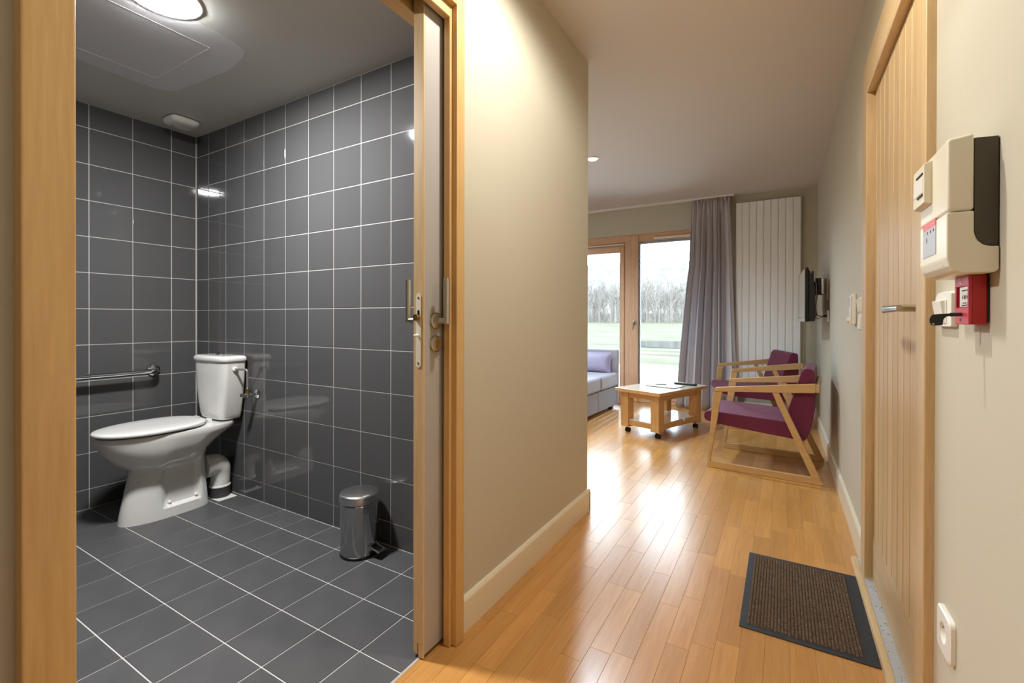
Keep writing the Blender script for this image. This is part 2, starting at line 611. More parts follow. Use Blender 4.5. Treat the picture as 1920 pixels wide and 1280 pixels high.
# ------------------------------------------------------------------ bathroom shell
BX1, BY0 = -1.05, -0.75
bf = MB()
bf.box(XL, -0.974, 0.215, YB, -0.08, -0.002)
bf.box(XL, -1.05, BY0, 0.215, -0.08, -0.002)
bfloor = struct(bf.build('floor_bathroom', 'fgrout'), 'dark grey square tiled bathroom floor')
m = MB()
m.box(XL-0.1, XL, BY0, YB+0.1, -0.08, ZB)
bwl = struct(m.build('wall_bathroom_left', 'grout'), 'dark glossy tiled bathroom wall behind the grab bar')
m = MB()
m.box(XL, -1.05, YB, YB+0.1, -0.08, ZB)
bwr = struct(m.build('wall_bathroom_right', 'grout'), 'dark glossy tiled bathroom wall behind the pedal bin')
m = MB()
m.box(XL-0.1, -1.05, BY0-0.1, BY0, -0.08, ZB)
struct(m.build('wall_bathroom_front', 'tile'))
m = MB()
m.box(-1.062, -1.0505, BY0, 0.214, -0.08, ZB)
m.box(-1.062, -1.0505, 0.214, 1.216, 2.121, ZB)
m.box(-1.062, -1.0505, 1.216, YB, -0.08, ZB)
struct(m.build('wall_bathroom_inner', 'tile'))
m = MB()
m.box(XL-0.1, -1.05, BY0-0.1, YB+0.1, ZB, ZB+0.08)
bceil = struct(m.build('ceiling_bathroom', 'bceil'), 'grey bathroom ceiling with a primed repair patch')
G = 0.0042
TT = 0.006
tcache = {}
def tile_mesh(axis, a, b, mat, bev=0.0012, th=TT):
    k = (axis, round(a, 4), round(b, 4), mat)
    if k not in tcache:
        q = MB()
        if axis == 'X':      # face looks +X, a along Y, b along Z
            q.box(0, th, -a/2, a/2, -b/2, b/2, bev, 1)
        elif axis == 'Y':    # face looks -Y
            q.box(-a/2, a/2, -th, 0, -b/2, b/2, bev, 1)
        else:
            q.box(-a/2, a/2, -b/2, b/2, -0.002, 0, bev*0.6, 1)
        me = bpy.data.meshes.new('tile')
        me.from_pydata(q.v, [], q.f)
        me.materials.append(M[mat])
        tcache[k] = me
    return tcache[k]
def put_tile(me, par, loc, rot):
    o = bpy.data.objects.new('tile', me)
    C.objects.link(o)
    o.parent = par
    o.location = loc
    o.rotation_euler = rot
def edges(lo, hi, ref, step):
    k = math.ceil((lo-ref)/step-1e-6)
    es = [lo]
    while ref+k*step < hi-1e-6:
        if ref+k*step > lo+0.012:
            es.append(ref+k*step)
        k += 1
    es.append(hi)
    return es
jt = lambda: random.uniform(-0.0018, 0.0018)
zed = edges(0.0, ZB, 2.1093-10*0.2, 0.2)
# the grout stands a little behind the tile faces
for e0, e1 in zip(*(lambda e: (e[:-1], e[1:]))(edges(BY0+0.002, YB-TT, YB-0.1457, 0.2))):
    for z0, z1 in zip(zed[:-1], zed[1:]):
        put_tile(tile_mesh('X', e1-e0-G, z1-z0-G, 'tile'), bwl, (XL-0.0045, (e0+e1)/2, (z0+z1)/2), (0, jt(), jt()))
for e0, e1 in zip(*(lambda e: (e[:-1], e[1:]))(edges(XL+0.002, -1.063, XL+0.1498, 0.2))):
    for z0, z1 in zip(zed[:-1], zed[1:]):
        put_tile(tile_mesh('Y', e1-e0-G, z1-z0-G, 'tile'), bwr, ((e0+e1)/2, YB+0.0045, (z0+z1)/2), (jt(), 0, jt()))
xe = edges(XL+0.002, -0.976, -2.585, 0.2039)
ye = edges(BY0+0.002, YB-0.002, 1.4115, 0.1978)
for x0, x1 in zip(xe[:-1], xe[1:]):
    for y0, y1 in zip(ye[:-1], ye[1:]):
        if x1 > -1.05 and y0 < 0.2:
            continue
        put_tile(tile_mesh('Z', x1-x0-0.0045, y1-y0-0.0045, 'ftile'), bfloor, ((x0+x1)/2, (y0+y1)/2, 0.0), (jt()*0.3, jt()*0.3, 0))
m = MB()
m.box(-0.979, -0.971, 0.265, 1.17, -0.002, 0.0006)
struct(m.build('trim_1', 'grout'), 'pale sealant joint between tiles and parquet')
# primed patch and hatch outline on the bathroom ceiling
pp = []
for i in range(48):
    a = 2*math.pi*i/48
    cx, cy = -2.41, 0.83
    hx, hy = 0.385, 0.375
    q = 7.0
    r = (abs(math.cos(a))**q+abs(math.sin(a))**q)**(-1/q)
    wv = 1+0.02*math.sin(5*a+1)+0.012*math.sin(11*a)
    pp.append((cx+hx*r*math.cos(a)*wv, cy+hy*r*math.sin(a)*wv))
o = MB().prism(pp, 'Z', ZB-0.0003, ZB+0.001).build('primer_patch', 'patch', bceil)
o['label'] = 'lighter primed repair patch'
m = MB()
for (x0, x1, y0, y1) in ((-2.676, -2.17, 1.072, 1.076), (-2.676, -2.672, 0.57, 1.076), (-2.174, -2.17, 0.57, 1.076), (-2.676, -2.17, 0.57, 0.574)):
    m.box(x0, x1, y0, y1, ZB-0.0007, ZB)
m.build('hatch_joint', 'patchline', bceil)

# ------------------------------------------------------------------ bathroom doorway casing and sliding door
cas = sempty('trim_2', 'honey coloured wooden casing of the bathroom doorway')
XC = -0.902
def jamb(y0, y1, sgn):
    m = MB()
    m.box(-0.9465, XC, y0, y1, 0, 2.16 if y0 > 1 else DZ, 0.004, 2)
    return m
jamb(0.203, 0.262, 1).build('jamb', 'casing', cas)
jamb(1.184, 1.228, -1).build('jamb', 'casing', cas)
m = MB(); m.box(-0.9465, XC, 0.203, 1.184, DZ, 2.16, 0.004, 2); m.build('head', 'casing_h', cas)
m = MB(); m.box(-0.9460, -0.921, 1.172, 1.188, 0, DZ+0.002, 0.002, 1); m.build('door_stop', 'casing', cas)
m = MB(); m.box(-0.9460, -0.9215, 0.258, 1.173, 2.022, DZ+0.002, 0.002, 1); m.build('door_stop', 'casing_h', cas)
m = MB(); m.box(-1.06, -1.01, 0.215, 1.215, 2.022, 2.12, 0.003, 1); m.build('inner_head', 'casing_h', cas)
m = MB(); m.box(-1.06, -1.008, 1.184, 1.215, 0, 2.022, 0.003, 1); m.build('inner_jamb', 'casing', cas)
m = MB(); m.box(-1.06, -0.95, 0.215, 0.248, 0, 2.10, 0.003, 1); m.build('closing_jamb', 'casing', cas)
m = MB(); m.box(-1.01, -0.9465, 0.248, 1.215, 2.075, 2.10); m.build('track_recess_shade', 'dark', cas)  # near-black solid box painting the shade inside the track pocket
m = MB(); m.box(-0.99, -0.965, 0.25, 1.08, 2.050, 2.075); m.build('sliding_track', 'hose', cas)

d2 = sempty('door_2', 'grey sliding bathroom door mostly pushed into its pocket')
m = MB(); m.box(-0.9965, -0.957, 1.094, 2.05, 0.012, 2.066, 0.001, 1); m.build('door_leaf', 'laminate', d2)
m = MB()
m.box(-0.9970, -0.9565, 1.087, 1.0945, 0.045, 2.0665, 0.0012, 1)
m.box(-0.9970, -0.9805, 1.087, 1.0945, 0.012, 0.045, 0.0012, 1)
m.box(-0.9765, -0.9565, 1.087, 1.0945, 0.004, 0.045, 0.0012, 1)
m.build('edge_strip', 'oak', d2)
def slot(x0, x1, z0, z1, ya, yb):
    r = (x1-x0)/2
    cx = (x0+x1)/2
    pts = [(cx+r*math.cos(t), z1-r+r*math.sin(t)) for t in [math.pi*i/8 for i in range(9)]]
    pts += [(cx-r*math.cos(t), z0+r-r*math.sin(t)) for t in [math.pi*i/8 for i in range(9)]]
    return MB().prism(pts, 'Y', ya, yb)
fp = slot(-0.9855, -0.9655, 0.906, 1.136, 1.0855, 1.0875).build('lock_faceplate', 'cream', d2)
m = MB()
for z in (1.122, 0.919):
    m.lathe([(0.0035, 1.0848), (0.0035, 1.0858)], (-0.9755, 0, z), 10, 'Y')
m.build('screw', 'steel', fp)
MB().box(-0.979, -0.972, 1.0845, 1.0860, 1.066, 1.084, 0.0003, 1).build('latch_slot', 'dark', fp)
MB().lathe([(0.010, 1.074), (0.011, 1.079), (0.011, 1.0865)], (-0.979, 0, 1.061), 14, 'Y').build('latch_bolt', 'brass', fp)
MB().tube([(-0.9765, 1.0865, 1.005), (-0.9765, 1.078, 1.005), (-0.984, 1.076, 1.004)], 0.0045, 10).build('lock_hook', 'white', fp)
for sx, x0, ho in ((1, -0.957, 0.046), (-1, -0.9965, 0.075)):
    ros = MB().lathe([(0.026, x0), (0.026, x0+sx*0.007), (0.023, x0+sx*0.010), (0.011, x0+sx*0.011)], (0, 1.144, 1.051), 28, 'X').build('handle_rose', 'steel', d2)
    m = MB()
    m.tube([(x0+sx*0.008, 1.144, 1.051), (x0+sx*ho, 1.144, 1.051)], 0.0095, 16)
    m.tube([(x0+sx*ho, 1.144, 1.0415), (x0+sx*ho, 1.144, 1.186)], 0.0100, 16)
    m.build('handle_lever', 'steel', ros)
    lk = MB().lathe([(0.026, x0), (0.026, x0+sx*0.006), (0.023, x0+sx*0.009)], (0, 1.144, 0.978), 28, 'X').build('lock_rose', 'steel', d2)
    m = MB()
    m.lathe([(0.008, x0+sx*0.009), (0.007, x0+sx*0.012)], (0, 1.144, 0.982), 14, 'X')
    m.box(x0+sx*0.009, x0+sx*0.011, 1.141, 1.147, 0.966, 0.981)
    m.build('lock_cylinder', 'brass', lk)

# ------------------------------------------------------------------ entrance door in the right wall
ef = sempty('trim_3', 'pale oak frame of the entrance door')
FX = 0.287
m = MB(); m.box(FX, XR+0.12, 1.427, 1.512, 0.0, 2.105, 0.002, 1); m.build('jamb', 'oak', ef)
m = MB(); m.box(FX, XR+0.12, 2.325, 2.430, 0.0, 2.105, 0.002, 1); m.build('jamb', 'oak', ef)
m = MB(); m.box(FX, XR+0.12, 1.512, 2.325, 1.970, 2.105, 0.002, 1); m.build('head', 'oak_h', ef)
m = MB(); m.box(0.3335, 0.37, 2.3168, 2.3255, 0.02, 1.97); m.box(0.3335, 0.37, 1.512, 2.325, 1.962, 1.971); m.build('gasket', 'dark', ef)  # near-black strips painting the dark gap around the leaf
m = MB(); m.box(0.3335, 0.36, 1.5115, 1.516, 0.02, 1.97); m.build('gasket', 'dark', ef)
sl = sempty('trim_4', 'speckled grey metal threshold with a wooden nosing')
MB().prism([(0.262, 0), (0.262, 0.006), (0.266, 0.013), (0.274, 0.016), (0.2835, 0.015), (0.2835, 0)], 'Y', 1.40, 2.515).build('nosing', 'oak_h', sl)
MB().box(0.2845, 0.345, 1.512, 2.515, 0, 0.0135, 0.001, 1).build('threshold_plate', 'alu', sl)
m = MB()
for i in range(60):
    x, y, r = random.uniform(0.290, 0.326), random.uniform(1.54, 2.28), random.uniform(0.0006, 0.0018)
    m.box(x-r, x+r, y-r*random.uniform(1, 2.5), y+r, 0.0133, 0.0138)
o = m.build('scratches', 'speck', sl)
o['kind'] = 'stuff'
d1 = sempty('door_1', 'pale oak boarded entrance door')
MB().box(0.326, 0.366, 1.514, 2.315, 0.018, 1.962).build('door_core', 'joint', d1)
MB().prism([(0.312, 0.018), (0.312, 0.168), (0.319, 0.222), (0.327, 0.224), (0.327, 0.018)], 'Y', 1.514, 2.315, 0).build('bottom_rail', 'oak_h', d1)
g0 = 1.7155-3*0.0822
yb = 1.514
k = 0
while yb < 2.314:
    ya = yb
    yb = min(g0+(k+1)*0.0822, 2.315)
    k += 1
    if yb-ya < 0.012:
        continue
    poly = [(0.326, ya+0.0012), (0.3185, ya+0.0012), (0.315, ya+0.0050), (0.315, yb-0.0050), (0.3185, yb-0.0012), (0.326, yb-0.0012)]
    MB().prism(poly, 'Z', 0.20, 1.961).build('board', 'oak', d1, angle=0)
hr = MB().lathe([(0.026, 0.315), (0.026, 0.306), (0.022, 0.304)], (0, 1.585, 1.088), 24, 'X').build('handle_rose', 'steel', d1)
m = MB()
m.tube([(0.306, 1.585, 1.088), (0.268, 1.585, 1.088)], 0.009, 14)
rings = []
for t in range(9):
    y = 1.573+t*0.0275
    hgt = 0.0085+0.0030*(t/8)**1.5
    xx = 0.266-0.004*math.sin(math.pi*t/8)
    rings.append([(xx+0.007*math.cos(a), y, 1.088+hgt*math.sin(a)) for a in [2*math.pi*q/14 for q in range(14)]])
m.loft(rings)
m.build('handle_lever', 'steel', hr)
MB().lathe([(0.022, 0.315), (0.022, 0.308), (0.019, 0.306)], (0, 1.585, 1.0), 24, 'X').build('lock_rose', 'steel', d1)

# ------------------------------------------------------------------ garden window
wn = sempty('window_1', 'full height larch garden window and glazed door')
WY0, WY1 = YW+0.005, YW+0.075
m = MB(); m.box(WX0, WX1, WY0, WY1, 2.045, WZ, 0.004, 1); m.build('head', 'larch_h', wn)
m = MB(); m.box(WX0, WX1, WY0, WY1, 0.0, 0.045, 0.004, 1); m.build('sill', 'larch_h', wn)
m = MB(); m.box(WX1-0.06, WX1, WY0, WY1, 0.045, 2.045, 0.004, 1); m.build('frame_post', 'larch', wn)
m = MB(); m.box(WX0, WX0+0.07, WY0, WY1, 0.045, 2.045, 0.004, 1); m.build('frame_post', 'larch', wn)
m = MB(); m.box(-1.7695, -1.700, WY0, WY1, 0.045, 2.045, 0.004, 1); m.build('frame_post', 'larch', wn)
m = MB(); m.box(-1.700, -1.590, WY0-0.022, WY1+0.002, 0.002, 2.118, 0.005, 2); m.build('mullion', 'larch', wn)
# glazed sashes left of the mullion; the second is unseen, added for more daylight
for (sx0, sx1) in ((-3.16, -1.770), (-4.63, -3.23)):
    m = MB(); m.box(sx1-0.062, sx1, WY0-0.012, WY1-0.01, 0.045, 2.0, 0.004, 1); m.build('sash_stile', 'larch', wn)
    m = MB(); m.box(sx0, sx0+0.062, WY0-0.012, WY1-0.01, 0.045, 2.0, 0.004, 1); m.build('sash_stile', 'larch', wn)
    m = MB(); m.box(sx0+0.062, sx1-0.062, WY0-0.012, WY1-0.01, 1.925, 2.0, 0.004, 1); m.build('sash_rail', 'larch_h', wn)
    m = MB(); m.box(sx0+0.062, sx1-0.062, WY0-0.012, WY1-0.01, 0.045, 0.15, 0.004, 1); m.build('sash_rail', 'larch_h', wn)
    m = MB(); m.box(sx0, sx1, WY0+0.005, WY1, 2.0, 2.045, 0.002, 1); m.build('sash_head', 'larch_h', wn)
    m = MB(); m.box(sx0+0.062, sx1-0.062, WY0+0.03, WY0+0.036, 0.15, 1.925); m.build('pane', 'glass', wn)
m = MB(); m.box(-3.23, -3.16, WY0, WY1, 0.045, 2.045, 0.004, 1); m.build('frame_post', 'larch', wn)
# right fixed light
m = MB(); m.box(-1.590, -1.575, WY0+0.008, WY1, 0.045, 2.045, 0.002, 1); m.build('glazing_bead', 'gasket', wn)
m = MB(); m.box(-1.575, WX1-0.06, WY0+0.008, WY1, 2.017, 2.045, 0.002, 1); m.build('glazing_bead', 'gasket', wn)
m = MB(); m.box(-1.575, WX1-0.06, WY0-0.005, WY1, 0.045, 0.13, 0.003, 1); m.build('bottom_rail', 'larch_h', wn)
m = MB(); m.box(-1.575, WX1-0.06, WY0+0.03, WY0+0.036, 0.13, 2.017); m.build('pane', 'glass', wn)
m = MB(); m.box(-1.395, -0.85, WY0-0.024, WY0, 2.058, 2.083, 0.004, 2); o = m.build('trickle_vent', 'white', wn)
m = MB(); m.box(-2.45, -1.775, WY0-0.024, WY0+0.002, 2.018, 2.032, 0.004, 2); o = m.build('trickle_vent', 'white', wn)
hb = MB().box(-1.648, -1.618, WY0-0.032, WY0-0.022, 0.99, 1.05, 0.004, 2).build('handle_plate', 'steel', wn)
MB().tube([(-1.633, WY0-0.03, 1.03), (-1.633, WY0-0.058, 1.03), (-1.640, WY0-0.060, 0.99), (-1.652, WY0-0.058, 0.93)], [0.008, 0.009, 0.009, 0.007], 10, 4).build('handle_lever', 'steel', hb)

# ------------------------------------------------------------------ toilet
TX = -2.905
def fy(d):
    return 1.555-d
def ring_egg(z, dr, df, wf, wr, recess=0.0, n=64):
    # dr rear distance, df front distance, half widths; egg outline, blunt at the rear
    dm = dr+(df-dr)*0.52
    pts = []
    for i in range(n):
        a = 2*math.pi*i/n
        c, s_ = math.cos(a), math.sin(a)
        if c >= 0:
            d = dm+(df-dm)*c
            wx = wf*(abs(s_)**0.92)
        else:
            e = 0.42
            d = dm-(dm-dr)*(abs(c)**e)
            wx = wr+(wf-wr)*(1-abs(c)**1.4)
            wx *= abs(s_)**e
        x = wx*(1 if s_ >= 0 else -1)
        if recess > 0:
            t = max(0.0, min(1.0, (d-0.205)/0.02))*max(0.0, min(1.0, (0.395-d)/0.02))
            x *= (1-recess*t)
        pts.append((TX+x, fy(d), z))
    return pts
def lerp_rows(rows, zs):
    out = []
    for z in zs:
        for a, b in zip(rows[:-1], rows[1:]):
            if a[0] <= z <= b[0]+1e-9:
                t = (z-a[0])/(b[0]-a[0]) if b[0] > a[0] else 0
                t = t*t*(3-2*t) if False else t
                out.append([z]+[a[i]+(b[i]-a[i])*t for i in range(1, len(a))])
                break
    return out
tl = thing('toilet', 'white close coupled toilet standing in the tiled corner', 'toilet', (TX, 1.25, 0))
rows = [  # z, rear, front, half front, half rear, recess
    (0.000, 0.150, 0.556, 0.098, 0.086, 0.0),
    (0.030, 0.152, 0.552, 0.096, 0.084, 0.0),
    (0.050, 0.153, 0.549, 0.095, 0.083, 0.0),
    (0.062, 0.154, 0.547, 0.094, 0.082, 0.30),
    (0.150, 0.160, 0.530, 0.089, 0.076, 0.34),
    (0.235, 0.165, 0.512, 0.086, 0.072, 0.34),
    (0.262, 0.166, 0.508, 0.090, 0.072, 0.26),
    (0.276, 0.166, 0.524, 0.112, 0.073, 0.16),
    (0.300, 0.162, 0.553, 0.136, 0.075, 0.08),
    (0.330, 0.150, 0.582, 0.154, 0.078, 0.03),
    (0.365, 0.112, 0.610, 0.168, 0.092, 0.0),
    (0.400, 0.070, 0.631, 0.177, 0.112, 0.0),
    (0.425, 0.036, 0.641, 0.181, 0.134, 0.0),
    (0.436, 0.024, 0.645, 0.183, 0.142, 0.0),
    (0.454, 0.022, 0.646, 0.183, 0.142, 0.0),
    (0.461, 0.026, 0.641, 0.179, 0.138, 0.0)]
zs = sorted(set([r[0] for r in rows]+[0.1, 0.2, 0.25, 0.27, 0.288, 0.315, 0.348, 0.382]))
rr = lerp_rows(rows, zs)
m = MB().loft([ring_egg(*r) for r in rr])
m.build('pedestal_bowl', 'porcelain', tl, (TX, 1.25, 0), angle=50)
for y in (1.20, 1.33):
    MB().lathe([(0.008, 0.052), (0.008, 0.070), (0.005, 0.076)], (TX, y, 0.072), 12, 'X').build('bolt_cap', 'white', tl, (TX, 1.25, 0))
MB().lathe([(0.005, 0.100), (0.005, 0.108)], (TX, 1.505, 0.446), 10, 'X').build('fixing_screw', 'ink', tl, (TX, 1.25, 0))
# seat ring, dark to paint the shadow gap under the lid, and lid
def seat_ring(z, df, dr, hw, n=64):
    pts = []
    dm = dr+(df-dr)*0.50
    for i in range(n):
        a = 2*math.pi*i/n
        c, s_ = math.cos(a), math.sin(a)
        if c >= 0:
            d = dm+(df-dm)*c
            x = hw*abs(s_)**0.95
        else:
            d = dm-(dm-dr)*abs(c)**0.5
            x = (hw*0.62+(hw-hw*0.62)*(1-abs(c)**1.7))*abs(s_)**0.5
        pts.append((TX+x*(1 if s_ >= 0 else -1), fy(d), z))
    return pts
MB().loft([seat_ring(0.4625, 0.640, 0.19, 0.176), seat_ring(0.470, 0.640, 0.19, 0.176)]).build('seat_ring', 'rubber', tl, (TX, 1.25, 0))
L = [(0.468, 0.648, 0.176, 0.182), (0.471, 0.655, 0.172, 0.187), (0.480, 0.657, 0.170, 0.188), (0.487, 0.652, 0.174, 0.184), (0.4905, 0.635, 0.185, 0.170), (0.4935, 0.59, 0.21, 0.14), (0.4955, 0.50, 0.27, 0.08)]
MB().loft([seat_ring(z, df, dr, hw) for z, df, dr, hw in L]).build('seat_lid', 'seatplastic', tl, (TX, 1.25, 0), angle=60)
for sx in (-0.07, 0.07):
    MB().box(TX+sx-0.02, TX+sx+0.02, fy(0.172), fy(0.150), 0.458, 0.484, 0.005, 2).build('hinge', 'seatplastic', tl, (TX, 1.25, 0))
# cistern, bowed front and tapering downwards
XT = -2.892
def tank_ring(z, hw, d0, d1, n=40, e=0.28):
    pts = []
    cd, hd = (d0+d1)/2, (d1-d0)/2
    for i in range(n):
        a = 2*math.pi*i/n
        c, s_ = math.cos(a), math.sin(a)
        x = hw*(abs(c)**e)*(1 if c >= 0 else -1)
        d = cd+hd*(abs(s_)**e)*(1 if s_ >= 0 else -1)
        if d > cd:
            d += 0.014*(1-(x/hw)**2)
        pts.append((XT+x, fy(d), z))
    return pts
T = [(0.470, 0.118, 0.012, 0.112), (0.476, 0.124, 0.008, 0.118), (0.50, 0.132, 0.006, 0.124), (0.56, 0.145, 0.004, 0.128), (0.64, 0.158, 0.003, 0.131), (0.72, 0.169, 0.003, 0.133), (0.808, 0.176, 0.003, 0.134)]
MB().loft([tank_ring(*t) for t in T]).build('cistern', 'porcelain', tl, (TX, 1.25, 0), angle=50)
T = [(0.808, 0.178, 0.002, 0.136), (0.812, 0.183, -0.001, 0.141), (0.826, 0.183, -0.001, 0.141), (0.835, 0.178, 0.003, 0.135), (0.840, 0.164, 0.014, 0.122), (0.842, 0.12, 0.03, 0.10)]
MB().loft([tank_ring(*t) for t in T]).build('cistern_lid', 'porcelain', tl, (TX, 1.25, 0), angle=60)
fb = MB().lathe([(0.026, 0.841), (0.026, 0.846), (0.024, 0.8475)], (XT, fy(0.07), 0), 24).build('flush_plate', 'chrome', tl, (TX, 1.25, 0))
m = MB()
m.lathe([(0.012, 0.847), (0.012, 0.8525), (0.010, 0.854)], (XT-0.012, fy(0.07), 0), 14)
m.lathe([(0.012, 0.847), (0.012, 0.8525), (0.010, 0.854)], (XT+0.012, fy(0.07), 0), 14)
m.build('flush_button', 'chrome', fb, (TX, 1.25, 0))
MB().lathe([(0.014, XT+0.160), (0.014, XT+0.180), (0.010, XT+0.184)], (0, 1.478, 0.765), 16, 'X').build('inlet_nut', 'white', tl, (TX, 1.25, 0))

# water feed with stop valve
wv = thing('water_valve', 'chrome stop valve with a grey feed pipe beside the cistern', 'valve', (-2.632, YB, 0.62))
og = (-2.632, YB, 0.62)
MB().lathe([(0.026, YB-0.0035), (0.026, YB-0.007), (0.014, YB-0.013)], (-2.632, 0, 0.62), 22, 'Y').build('escutcheon', 'chrome', wv, og)
m = MB()
m.tube([(-2.632, YB-0.01, 0.62), (-2.632, YB-0.075, 0.62)], 0.009, 14)
m.lathe([(0.013, YB-0.030), (0.013, YB-0.048)], (-2.632, 0, 0.62), 14, 'Y')
m.lathe([(0.012, -0.014), (0.012, 0.014)], (-2.632, YB-0.06, 0.62), 14)
m.build('valve_body', 'chrome', wv, og)
m = MB(); m.box(-2.645, -2.619, YB-0.098, YB-0.075, 0.607, 0.633, 0.005, 2); m.build('valve_knob', 'chrome', wv, og)
MB().lathe([(0.0085, 0.634), (0.010, 0.637), (0.010, 0.655), (0.007, 0.660)], (-2.632, YB-0.06, 0), 12).build('nut', 'brass', wv, og)
MB().tube([(-2.632, YB-0.06, 0.655), (-2.632, YB-0.06, 0.735), (-2.632, YB-0.062, 0.757), (-2.645, YB-0.066, 0.765), (-2.675, YB-0.075, 0.766), (-2.709, 1.478, 0.765)], 0.0065, 12, 5).build('feed_pipe', 'hose', wv, og)

# soil pipe behind the pedestal
dp = thing('drain_pipe', 'white plastic elbow pipe between toilet and tiled wall', 'pipe', (-2.888, 1.475, 0))
og = (-2.888, 1.475, 0)
m = MB()
m.tube([(-2.888, 1.404, 0.197), (-2.888, 1.425, 0.197), (-2.888, 1.455, 0.194), (-2.888, 1.478, 0.172), (-2.888, 1.484, 0.130), (-2.888, 1.482, 0.065)], [0.060, 0.060, 0.061, 0.058, 0.052, 0.050], 24, 5)
m.build('elbow', 'pipe', dp, og, angle=60)
for k in range(3):
    MB().lathe([(0.061, 1.398+k*0.010), (0.0645, 1.400+k*0.010), (0.0645, 1.404+k*0.010), (0.061, 1.406+k*0.010)], (-2.888, 0, 0.197), 24, 'Y').build('sealing_ring', 'pipe', dp, og)
MB().lathe([(0.056, 0.064), (0.056, 0.071), (0.051, 0.073)], (-2.888, 1.482, 0), 28).build('collar_lip', 'pipe', dp, og)
MB().lathe([(0.052, 0.0005), (0.054, 0.01), (0.054, 0.064)], (-2.888, 1.482, 0), 28).build('floor_collar', 'rubber', dp, og)
MB().box(-2.94, -2.80, 1.43, 1.535, 0.0002, 0.004, 0.0015, 1).build('sealant', 'pipe', dp, og)

# grab bar
gb = thing('grab_bar', 'chrome grab bar fixed along the tiled wall beside the toilet', 'grab bar', (XL+0.002, 1.315, 0.74))
og = (XL+0.002, 1.315, 0.74)
for y in (1.315, 0.56):
    MB().lathe([(0.037, XL+0.0018), (0.037, XL+0.007), (0.033, XL+0.014), (0.018, XL+0.018)], (0, y, 0.742), 26, 'X').build('flange', 'chrome', gb, og)
pts = [(XL+0.012, 1.315, 0.742), (XL+0.045, 1.315, 0.742), (XL+0.062, 1.305, 0.741), (XL+0.070, 1.283, 0.740), (XL+0.070, 1.20, 0.738), (XL+0.070, 0.67, 0.738), (XL+0.070, 0.60, 0.740), (XL+0.062, 0.572, 0.741), (XL+0.045, 0.56, 0.742), (XL+0.012, 0.56, 0.742)]
MB().tube(pts, 0.0155, 16, 5).build('bar', 'chrome', gb, og)

# pedal bin
bx, by, brad = -1.652, 1.448, 0.083
pb = thing('pedal_bin', 'small polished steel pedal bin on the dark tiled floor', 'bin', (bx, by, 0))
og = (bx, by, 0)
MB().lathe([(0.080, 0.001), (0.0845, 0.003), (0.0845, 0.012), (0.082, 0.014)], (bx, by, 0), 40).build('base_ring', 'black', pb, og)
MB().lathe([(0.082, 0.013), (brad, 0.015), (brad, 0.232), (0.080, 0.236)], (bx, by, 0), 48).build('body', 'binsteel', pb, og)
MB().lathe([(0.081, 0.238), (0.0855, 0.240), (0.0865, 0.243), (0.0865, 0.268), (0.084, 0.274), (0.075, 0.278), (0.05, 0.283), (0.002, 0.287)], (bx, by, 0), 48).build('lid', 'binlid', pb, og, angle=50)
dv = Vector((0.995, 0.10, 0))
ndv = Vector((-0.10, 0.995, 0))
pc = Vector((bx, by, 0))
m = MB()
a0, a1 = pc+dv*0.083, pc+dv*0.128
for s_ in (-1, 1):
    m.tube([tuple(pc+dv*0.080+ndv*0.021*s_+Vector((0, 0, 0.052))), tuple(pc+dv*0.100+ndv*0.021*s_+Vector((0, 0, 0.040))), tuple(pc+dv*0.128+ndv*0.021*s_+Vector((0, 0, 0.034)))], 0.004, 8)
m.tube([tuple(pc+dv*0.128-ndv*0.023+Vector((0, 0, 0.034))), tuple(pc+dv*0.128+ndv*0.023+Vector((0, 0, 0.034)))], 0.005, 8)
m.tube([tuple(pc+dv*0.082-ndv*0.021+Vector((0, 0, 0.056))), tuple(pc+dv*0.082+ndv*0.021+Vector((0, 0, 0.056)))], 0.004, 8)
m.build('pedal', 'binsteel', pb, og)
q = [pc+dv*0.084-ndv*0.02, pc+dv*0.126-ndv*0.02, pc+dv*0.126+ndv*0.02, pc+dv*0.084+ndv*0.02]
zz = (0.044, 0.031, 0.031, 0.044)
m = MB().loft([[(v.x, v.y, z) for v, z in zip(q, zz)], [(v.x, v.y, z+0.004) for v, z in zip(q, zz)]])
m.build('pedal_pad', 'black', pb, og)

# bathroom ceiling lamp and extractor
bl = thing('bathroom_ceiling_lamp', 'glowing round lamp on the bathroom ceiling', 'lamp', (-1.98, 0.82, ZB))
og = (-1.98, 0.82, ZB)
MB().lathe([(0.122, ZB-0.0003), (0.122, ZB-0.0020), (0.118, ZB-0.0035), (0.110, ZB-0.0035)], (-1.98, 0.82, 0), 40).build('rim', 'white', bl, og)
MB().lathe([(0.110, ZB-0.004), (0.106, ZB-0.0065), (0.092, ZB-0.0085), (0.05, ZB-0.0095), (0.002, ZB-0.010)], (-1.98, 0.82, 0), 40).build('diffuser', 'lampglow', bl, og, angle=60)
ev = thing('extractor_vent', 'small white vent cover on the bathroom ceiling near the corner', 'vent', (-3.105, 1.375, ZB))
og = (-3.105, 1.375, ZB)
MB().box(-3.170, -3.040, 1.31, 1.44, ZB-0.006, ZB-0.0005, 0.002, 1).build('backplate', 'labelgray', ev, og)
def vent_ring(k, z, n=32):
    return [(-3.105+0.080*k*math.copysign(abs(math.cos(t))**0.45, math.cos(t)), 1.375+0.078*k*math.copysign(abs(math.sin(t))**0.45, math.sin(t)), z) for t in [2*math.pi*i/n for i in range(n)]]
MB().loft([vent_ring(0.97, ZB-0.006), vent_ring(1.0, ZB-0.009), vent_ring(1.0, ZB-0.017), vent_ring(0.93, ZB-0.028), vent_ring(0.78, ZB-0.036), vent_ring(0.4, ZB-0.039)]).build('cover', 'white', ev, og, angle=50)
MB().box(-3.155, -3.115, 1.335, 1.36, ZB-0.0385, ZB-0.0355, 0.0005, 1).build('indicator', 'labelgray', ev, og)

